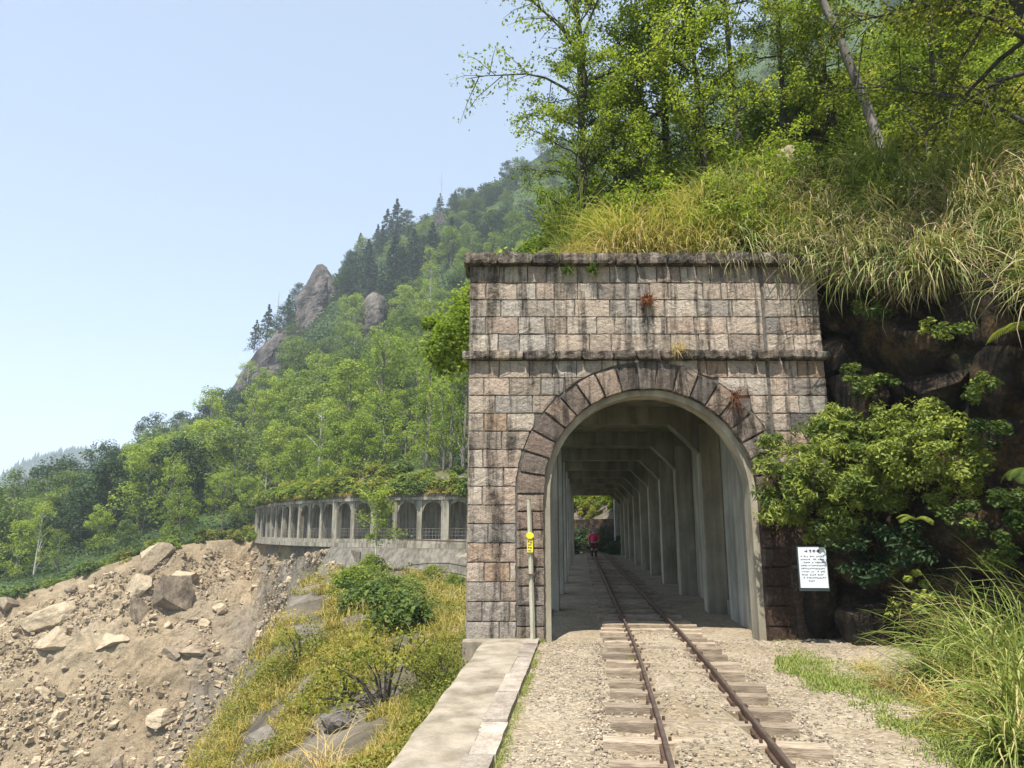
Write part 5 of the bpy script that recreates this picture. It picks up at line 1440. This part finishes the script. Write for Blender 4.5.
def fern(px, py, Y, L, label, seed, n=5, az0=math.pi):
    rng = np.random.default_rng(seed); o0 = at(px, py, Y); V, Fs = [], []
    T = []
    for k in range(n):
        az = az0 + rng.normal(0, .8); p = np.zeros(3); e = R(rng.uniform(20, 60)); ln = L * rng.uniform(.7, 1.1); seg = 22
        for s in range(seg):
            t = s / seg; d = np.array([math.cos(e) * math.cos(az), math.cos(e) * math.sin(az), math.sin(e)]); p2 = p + d * ln / seg; e -= R(115) / seg
            sd = np.array([-math.sin(az), math.cos(az), 0]); lw = .26 * L * math.sin(math.pi * min(1, .12 + .88 * t)) ** .8
            for sg in (-1, 1):
                tip = p + sd * sg * lw + d * lw * .35 - np.array([0, 0, lw * .25]); i = len(V); wv = d * ln / seg * .42
                V += [p - wv, p + wv, tip + wv * .3, tip - wv * .3]; Fs.append((i, i + 1, i + 2, i + 3)); T += [.5 + rng.normal(0, .1)] * 4
            p = p2
    o = link('fern', mesh_np('fern', V, Fs, np.clip(T, 0, 1)), M['leaf_wall'], label=label, cat='fern'); o.location = o0
fern(1036, 330, 8.3, .6, 'broad green fern hanging from the boulder wall below the drooping grass', 4)
fern(1030, 470, 8.0, .36, 'small yellow-green fern in front of the dark boulders above the trailing plant', 6)
fern(915, 520, 9.4, .34, 'drooping fern under the bushes in the shade of the boulder wall', 8, 4, -1.8)
# tufts rooted in the portal's joints
def tuft(px, py, Y, n, L, mat, dry, label, el=(-20, 70), droop=(30, 120)):
    V, Fq, T = blades(np.random.default_rng(px), n, L, .07, el, droop, .010, 5, dry, -math.pi / 2, .6)
    o = link('wall_tuft', mesh_np('wall_tuft', V, Fq, T), M[mat], label=label, cat='tuft'); o.location = at(px, py, Y)
tuft(678, 348, 11.1, 60, .42, 'grass_dry', (.6, 1.0), 'dry straw tuft sitting on the lower projecting course of the portal')
tuft(592, 270, 11.2, 160, .26, 'grass_green', (0, .4), 'dark green mossy tuft hanging just under the cornice of the portal')
tuft(568, 271, 11.2, 110, .22, 'grass_green', (0, .4), 'smaller mossy tuft under the cornice nearer the free end of the portal')
tuft(647, 297, 11.18, 220, .20, 'moss_red', (0, 1), 'rusty brown plant clinging to the middle of the upper portal wall', (-60, 60), (20, 120))
tuft(735, 392, 11.15, 90, .5, 'moss_red', (.1, .8), 'withered brown creeper beside the arch ring', (-70, 30), (10, 80))

# ================================================================== NEAR SLOPE VEGETATION
def near_pt(px, py):
    return hit(bv_near, px, py)
def dry_cover(n=4200):
    rng = np.random.default_rng(23); Vs, Fs, Ts = [], [], []; o = 0
    k = 0
    while k < n:
        px, py = rng.uniform(185, 500), rng.uniform(548, 800); p = near_pt(px, py)
        if p is None or p.y < 5: continue
        k += 1
        nz1 = float(vn([tuple(p)], 2.6, 71)[0]) + .5 * float(vn([tuple(p)], .9, 72)[0])
        if nz1 < -.22 and px < 420: continue
        m = int(rng.uniform(12, 26)); L = np.clip(p.y / 24, .45, 1.25) * rng.uniform(.6, 1.1)
        green = (px > 395 + (768 - py) * .22 and py > 640) or float(vn([tuple(p)], 5, 75)[0]) > .45
        V, Fq, T = blades(rng, m, L * .62, L * .3, (20, 85), (20, 100), max(.012, p.y / F * .9), 4, (.1, .45) if green else (.25, .95))
        Vs.append(V + np.array(p)); Fs.append(Fq + o); Ts.append(T); o += len(V)
    link('dry_grass', mesh_np('dry_grass', np.concatenate(Vs), np.concatenate(Fs), np.concatenate(Ts)), M['grass_dry'], kind='stuff')
dry_cover()
def leafy_cover(n=1700):
    rng = np.random.default_rng(29); C, T = [], []; k = 0
    while k < n:
        px, py = rng.uniform(190, 480), rng.uniform(550, 790); p = near_pt(px, py)
        if p is None or p.y < 6: continue
        k += 1; nz1 = float(vn([tuple(p)], 2.6, 71)[0]) + .5 * float(vn([tuple(p)], .9, 72)[0])
        if nz1 < .0: continue
        r = np.clip(p.y / 52, .14, .75); m = 44; d, q = sphere_pts(rng, m); C.append(np.array(p) + q * r * np.array([1, 1, .8]) + np.array([0, 0, r * .5])); T.append(np.clip(.6 + .55 * float(vn([tuple(p)], 3.4, 77)[0]) + rng.uniform(-.15, .15) + rng.normal(0, .1, m), 0, 1))
    C = np.concatenate(C); V, Fq = leaf_quads(rng, C, np.clip(C[:, 1] / F * 2.4, .05, .2), .5, .6)
    link('ground_cover', mesh_np('ground_cover', V, Fq, np.repeat(np.concatenate(T), 4)), M['leaf_gold'], kind='stuff')
leafy_cover()
ns = [shrub('slope_shrub', M[m_], 1.3, 1.7, 50, 60, .17, 40 + i, 'green shrub on the dry slope below the arcade', 'green shrubs on the dry slope', crad=(.2, .36)) for i, m_ in enumerate(('leaf_near', 'leaf_broad'))]
for (px, py, s, lb) in ((352, 590, .85, 'bright green shrub at the top of the dry slope nearest the scree'), (372, 572, 1.0, 'light green shrub touching the arcade footing'), (388, 594, .8, 'dark green shrub in the middle of the top of the dry slope'), (398, 628, .8, 'mid-green shrub lower down the dry slope below the dark green shrub'), (405, 568, .8, 'bright shrub beside the concrete revetment'), (366, 610, .9, 'rounded green shrub below the pair at the arcade footing'), (412, 600, .7, 'small green shrub at the foot of the revetment')):
    p = near_pt(px, py)
    if p: place(ns[0 if 'bright' in lb or 'light' in lb else 1], p - Vector((0, 0, .2)), rngS.uniform(0, 6.28), s, lb, None)
for k in range(11):
    p = near_pt(352 + k * 10.5 + rngS.uniform(-4, 4), 575 + rngS.uniform(-4, 14))
    if p: place(ns[k % 2], p - Vector((0, 0, .3)), rngS.uniform(0, 6.28), rngS.uniform(.4, .7), 'small green shrub growing against the foot of the concrete revetment', 'small shrubs below the revetment')
os_ = shrub('thin_bush', M['leaf_olive'], 1.1, 1.3, 46, 40, .07, 60, 'sparse olive bush with bare twigs low on the dry slope', None, crad=(.15, .3), stems=20)
p = near_pt(385, 705); place(os_, p, 0, 1.05)
place(os_, near_pt(345, 700), 2, .8, 'smaller sparse olive bush beside the one with bare twigs', None)
place(os_, near_pt(300, 668), 4, 1.0, 'olive bush on the crest of the dry slope beside the grey rock patch', None)
place(os_, near_pt(440, 690), 1, .55, 'low olive bush at the edge of the concrete ledge', None)
for (px, py, w_, h_, lb, sd_) in ((312, 642, 50, 34, 'bare grey rock face showing through the dry slope', 1), (372, 668, 24, 16, 'small grey rock below the bare rock face', 2), (350, 725, 60, 36, 'grey rock low on the slope beneath the olive bush', 3), (265, 745, 40, 30, 'grey stone on the crest low down beside the scree', 4)):
    p = near_pt(px, py); m_ = p.y / F
    o = link('slope_rock', rock_mesh(np.random.default_rng(400 + sd_), 'slope_rock', (w_ * m_, w_ * m_, h_ * m_), 9, 4, .08, sd_), M['cliff_near'], label=lb, cat='rock'); o.location = p + Vector((0, .1, .0)); o.rotation_euler = (-.4, .35, 0)
V, Fq, T = blades(np.random.default_rng(8), 70, 1.0, .15, (25, 80), (60, 150), .012, 8, (.75, 1.0))
o = link('withered_tussock', mesh_np('withered_tussock', V, Fq, T), M['grass_dry'], label='withered pale grass clump arching at the bottom of the dry slope', cat='grass'); o.location = near_pt(325, 775)
# slim tree in front of the arcade and small ones on its roof and shoulder
near_tree('slim_tree', near_pt(374, 572) or (-12, 62, -1), [(0, 0, -.5), (.1, 0, 2), (.0, 0, 4.2), (.15, 0, 6.2)], 'slim bright sapling standing in front of the arcade openings', bark='bark_pale', r0=.09, n_limb=12, limb_len=2.4, twigs=6, leaves=26, size=.24, start=.3, elev=(10, 55), spread=.5)
ra = [shrub('roof_shrub', M[m_], 1.2, 1.2, 40, 46, .26, 70 + i, 'low shrub growing along the roof of the arcade', 'low shrubs on the arcade roof', crad=(.22, .4)) for i, m_ in enumerate(('leaf_olive', 'leaf_broad', 'leaf_near'))]
for k in range(190):
    s = rngS.uniform(0, gd[-1]); d = -rngS.uniform(.0, 5.5) ** 1.0 * (1 if k % 2 else .25); c = arc_pt(s, d, TZ + .1 + (-d) * .45)
    place(ra[int(rngS.integers(3))], c, rngS.uniform(0, 6.28), rngS.uniform(.6, 1.3))
V_, F_, T_ = [], [], []; oo = 0
for k in range(620):
    s = rngS.uniform(0, gd[-1]); c = arc_pt(s, .3 - rngS.uniform(0, 1) ** 2 * 3, TZ - .0); V, Fq, T = blades(np.random.default_rng(900 + k), 16, .9, .35, (5, 75), (50, 150), .07, 4, (.2, 1.0)); V_.append(V + np.array(c) + np.array([0, 0, .15])); F_.append(Fq + oo); T_.append(T); oo += len(V)
link('roof_grass', mesh_np('roof_grass', np.concatenate(V_), np.concatenate(F_), np.concatenate(T_)), M['grass_dry'], kind='stuff')
# alders close beside the portal's free end and above the arcade
for (px, d, s, lb) in ((462, 70, 1.05, 'leafy tree right beside the free end of the portal above the arcade'), (444, 71, .95, 'second leafy tree from the portal above the arcade'), (425, 74, 1.1, 'third leafy tree from the portal above the arcade'), (404, 77, .9, 'fourth leafy tree from the portal above the arcade'), (450, 80, 1.3, 'tall leafy tree behind the two nearest the portal'), (385, 80, 1.0, 'fifth leafy tree from the portal above the arcade'), (360, 83, 1.05, 'sixth leafy tree from the portal above the arcade'), (335, 88, 1.0, 'pale-trunked tree above the middle of the arcade'), (318, 93, 1.05, 'pale-trunked tree above the far half of the arcade'), (296, 97, 1.0, 'leafy tree above the far end of the arcade'), (470, 90, 1.4, 'tall bright tree rising behind the portal edge')):
    pp = at(px, 480, d); z = drop(bv_hill, pp.x, pp.y)
    put('alder', z or pp, s, lb, None)
for k in range(46):
    px = rngS.uniform(-40, 258); y0 = float(np.interp(px, [a[0] for a in s_top], [a[1] for a in s_top])); Yd = float(np.interp(px, [a[0] for a in s_top], [a[2] for a in s_top]))
    q = at(px, y0 - rngS.uniform(-2, 4), Yd + rngS.uniform(.2, 2.5)); place(ra[int(rngS.integers(3))], q - Vector((0, 0, .3)), rngS.uniform(0, 6.28), rngS.uniform(.6, 1.2), 'low shrub on the lip of the landslide scar', 'low shrubs on the scar lip')
# sunny growth seen through the rock shed
fbp = [shrub('sunny_bush', M[m_], 1.2, 1.5, 40, 50, .16, 80 + i, 'yellow-green bush in the sun beyond the far mouth of the rock shed', 'sunny bushes beyond the rock shed') for i, m_ in enumerate(('leaf_olive', 'leaf_near'))]
for k in range(90):
    q = FB[int(rngS.integers(1, 22)), int(rngS.integers(4, 58))]; place(fbp[int(rngS.integers(2))], q - np.array([0, 0, .2]), rngS.uniform(0, 6.28), rngS.uniform(.6, 1.3))
dk = shrub('shaded_bush', M['leaf_dark'], .9, 1.3, 40, 60, .12, 90, 'low bush with leaves darkened for shade beside the track beyond the far mouth of the rock shed', 'bushes darkened for shade beyond the rock shed')  # dark leaf colour stands in for shaded growth
for (x, y, s) in ((3.2, 50, 1.3), (4.0, 52.5, 1.2), (7.4, 51, 1.0), (7.8, 53, 1.1), (6.9, 56.5, 1.5), (5.6, 57.5, 1.5), (7.6, 49.5, .8), (4.5, 58.5, 1.6), (6.4, 54.5, 1.0)):
    place(dk, (x, y, -.1), rngS.uniform(0, 6.28), s)

# ================================================================== POLE, NOTICE, PERSON
def build_pole():
    p0 = Vector((.315, 11.08, 0)); root = empty('marker_post', p0, label='thin grey post with a yellow plate leaning against the jamb of the arch', cat='post')
    m = MB(); top = Vector((-.055, .03, 2.12)); n = 10; V = []
    m.tube([(0, 0, -.2), tuple(top * .55), tuple(top)], [.040, .037, .035], 4); m.build('post', M['post'], root, bevel=.004)
    q = top * .67
    pl = MB(); pl.box((q.x - .05, q.y - .062, q.z - .11), (q.x + .042, q.y - .046, q.z + .085)); pl.build('plate', M['yellow'], root, bevel=.006)
    k = MB(); a = []
    V = [(q.x - .005 + .060 * math.cos(t), q.y - .05, q.z + .142 + .05 * math.sin(t)) for t in np.linspace(0, 2 * math.pi, 19)[:-1]]
    k.prism(V[::-1], (0, -.03, 0)); k.build('badge', M['yellow'], root, bevel=.004)
    ink = MB()
    for (a, b, c, d) in ((-.035, -.012, .045, .062), (.002, .028, .03, .05), (-.03, .02, .0, .012), (-.032, -.008, -.04, -.022), (.0, .026, -.05, -.03), (-.03, .022, -.085, -.075)):
        ink.box((q.x - .005 + a, q.y - .0655, q.z + c), (q.x - .005 + b, q.y - .0615, q.z + d))
    ink.build('markings', M['ink'], root)
    st = MB(); st.box((-.085, -.045, .98), (.03, .045, 1.0)); o = st.build('strap', M['rail'], root)
build_pole()
def build_sign():
    c = at(813, 567.5, 10.42); root = empty('notice_board', (c.x, c.y, 0), R(-4), label='small white notice board of dark lettering fixed to the boulder wall', cat='sign')
    w_, h_ = .385, .56; m = MB(); m.box((-w_ / 2 - .015, .0, c.z - h_ / 2 - .045), (w_ / 2 + .015, .03, c.z + h_ / 2 + .012)); m.build('frame', M['sign_dark'], root, bevel=.004)
    m = MB(); m.box((-w_ / 2, -.008, c.z - h_ / 2), (w_ / 2, -.001, c.z + h_ / 2)); m.build('panel', M['sign_white'], root)
    m = MB(); m.box((-.12, .031, c.z - .03), (-.08, .55, c.z + .01)); m.box((.08, .031, c.z - .03), (.12, .55, c.z + .01)); m.build('bracket', M['sign_dark'], root)
    rg = random.Random(2); t = MB()
    def flush():
        nonlocal t
        t.build('text_line', M['ink'], root); t = MB()
    def glyph(x, z, s, wt):
        for k in range(rg.randint(3, 5)):
            if rg.random() < .55:
                zz = z + s * rg.choice((.12, .35, .5, .7, .88)); t.box((x + s * rg.choice((.05, .15)), -.0105, zz - wt), (x + s * rg.choice((.8, .92)), -.0085, zz + wt))
            else:
                xx = x + s * rg.choice((.2, .5, .75)); t.box((xx - wt, -.0105, z + s * .08), (xx + wt, -.0085, z + s * rg.choice((.6, .95))))
    for k in range(4): glyph(-.105 + k * .056, c.z + .205, .046, .0044)
    flush()
    for r_, (a, n) in enumerate(((0, 15), (0, 15), (1, 14), (0, 15), (0, 15), (0, 15), (0, 14), (1, 14), (3, 5))):
        for k in range(a, a + n):
            if rg.random() < .88: glyph(-.165 + k * .022, c.z + .145 - r_ * .042, .019, .0024)
        flush()
build_sign()

def skin_obj(name, verts, edges, rads, mat, parent, root_i=0, sub=2):
    me = bpy.data.meshes.new(name); me.from_pydata(verts, edges, []); me.materials.append(mat)
    o = bpy.data.objects.new(name, me); COL.objects.link(o); o.parent = parent
    s = o.modifiers.new('skin', 'SKIN'); s.use_smooth_shade = True
    for i, r_ in enumerate(rads):
        d = me.skin_vertices[0].data[i]; d.radius = (r_, r_) if not hasattr(r_, '__len__') else r_; d.use_root = (i == root_i)
    b = o.modifiers.new('sub', 'SUBSURF'); b.levels = sub; b.render_levels = sub
    return o
def build_person():
    root = empty('person', (4.60, 40.9, -.01), label='person in a pink jacket and dark shorts walking beside the rails deep inside the shed', cat='person')
    # facing the camera (-Y), weight on one leg, arms slightly bent away from the body
    J = [(0, 0, .93), (0, 0, 1.12), (0, .01, 1.30), (0, .02, 1.43), (0, 0, 1.53), (0, -.01, 1.62), (0, 0, 1.70),
         (-.10, 0, .86), (-.115, -.06, .48), (-.12, -.02, .09), (-.13, -.14, .035), (.10, 0, .86), (.11, .03, .48), (.12, .10, .09), (.13, -.01, .035),
         (-.17, .01, 1.40), (-.27, .05, 1.15), (-.29, -.05, .92), (-.29, -.09, .83), (.17, .01, 1.40), (.31, .05, 1.19), (.25, -.10, 1.04), (.20, -.15, 1.0)]
    E = [(0, 1), (1, 2), (2, 3), (3, 4), (4, 5), (5, 6), (0, 7), (7, 8), (8, 9), (9, 10), (0, 11), (11, 12), (12, 13), (13, 14), (3, 15), (15, 16), (16, 17), (17, 18), (3, 19), (19, 20), (20, 21), (21, 22)]
    r = [(.15, .10), (.14, .10), (.16, .11), (.10, .08), .055, .085, .07, .085, .06, .042, .04, .085, .06, .042, .04, .06, .045, .036, .034, .06, .045, .036, .034]
    skin_obj('body', J, E, r, M['skin'], root)
    for s, hd, dr in ((-1, 18, (0, -.3, -1)), (1, 22, (-.7, -.7, -.1))):
        h = Vector(J[hd]); d = Vector(dr).normalized(); side_ = d.cross(Vector((0, 1, .2))).normalized(); mbv, ed, rr = [], [], []
        for f in range(5):
            off = side_ * (.028 - .014 * f) if f < 4 else side_ * .03; L = (.07, .08, .075, .06, .05)[f]; i0 = len(mbv)
            dd = d if f < 4 else (d + side_ * .9).normalized()
            mbv += [tuple(h), tuple(h + off + dd * L * .5), tuple(h + off + dd * L + Vector((0, -.012, 0)))]; ed += [(i0, i0 + 1), (i0 + 1, i0 + 2)]; rr += [.016, .010, .008]
        for f in range(5): skin_obj('finger', mbv[f * 3:f * 3 + 3], [(0, 1), (1, 2)], rr[f * 3:f * 3 + 3], M['skin'], root, 0, 1)
    jk = [J[0], J[1], J[2], J[3], J[15], J[16], J[17], J[19], J[20], J[21]]; jk[0] = (0, 0, .95)
    jk[6] = (-.287, -.03, .98); jk[9] = (.262, -.07, 1.07)
    skin_obj('jacket', jk, [(0, 1), (1, 2), (2, 3), (3, 4), (4, 5), (5, 6), (3, 7), (7, 8), (8, 9)], [(.185, .13), (.175, .13), (.19, .14), (.12, .10), .085, .07, .058, .085, .07, .058], M['pink'], root)
    skin_obj('shorts', [J[0], J[7], (-.11, -.035, .60), J[11], (.108, .02, .60)], [(0, 1), (1, 2), (0, 3), (3, 4)], [(.17, .125), .115, .10, .115, .10], M['maroon'], root)
    skin_obj('leggings', [(-.112, -.045, .57), J[8], (-.12, -.022, .14)], [(0, 1), (1, 2)], [.075, .068, .05], M['black_cloth'], root)
    skin_obj('leggings', [(.109, .02, .57), J[12], (.12, .092, .14)], [(0, 1), (1, 2)], [.075, .068, .05], M['black_cloth'], root)
    skin_obj('boot', [(-.12, -.02, .17), (-.12, -.02, .06), (-.13, -.15, .045)], [(0, 1), (1, 2)], [.058, .055, .045], M['black_cloth'], root)
    skin_obj('boot', [(.12, .10, .17), (.12, .10, .06), (.13, -.03, .045)], [(0, 1), (1, 2)], [.058, .055, .045], M['black_cloth'], root)
    skin_obj('cap', [(0, .01, 1.70), (0, -.01, 1.74), (0, -.13, 1.695)], [(0, 1), (0, 2)], [(.098, .105), .07, (.06, .014)], M['capgrey'], root)
    skin_obj('hair', [(0, .06, 1.66), (0, .065, 1.58)], [(0, 1)], [.075, .06], M['black_cloth'], root)
    f = MB()
    for s in (-1, 1):
        f.tube([(s * .032, -.088, 1.635), (s * .032, -.096, 1.635)], .010, 8, mi=1)
    f.tube([(0, -.085, 1.64), (0, -.118, 1.60), (0, -.09, 1.592)], [.010, .016, .010], 6)
    f.tube([(-.028, -.088, 1.565), (0, -.096, 1.563), (.028, -.088, 1.565)], .007, 5, mi=1)
    f.build('face', [M['skin'], M['black_cloth']], root)
build_person()
for pr in [q for L in (protos['alder'], protos['broad'], protos['dark'], protos['conifer'], pb, po, pt, tall, hang, green, dry_t, ns, [os_], ra, fbp, [dk], bpro) for q in L]:
    if pr.name not in used:                      # a kind that found no place
        for ch in list(pr.children): bpy.data.objects.remove(ch)
        bpy.data.objects.remove(pr)
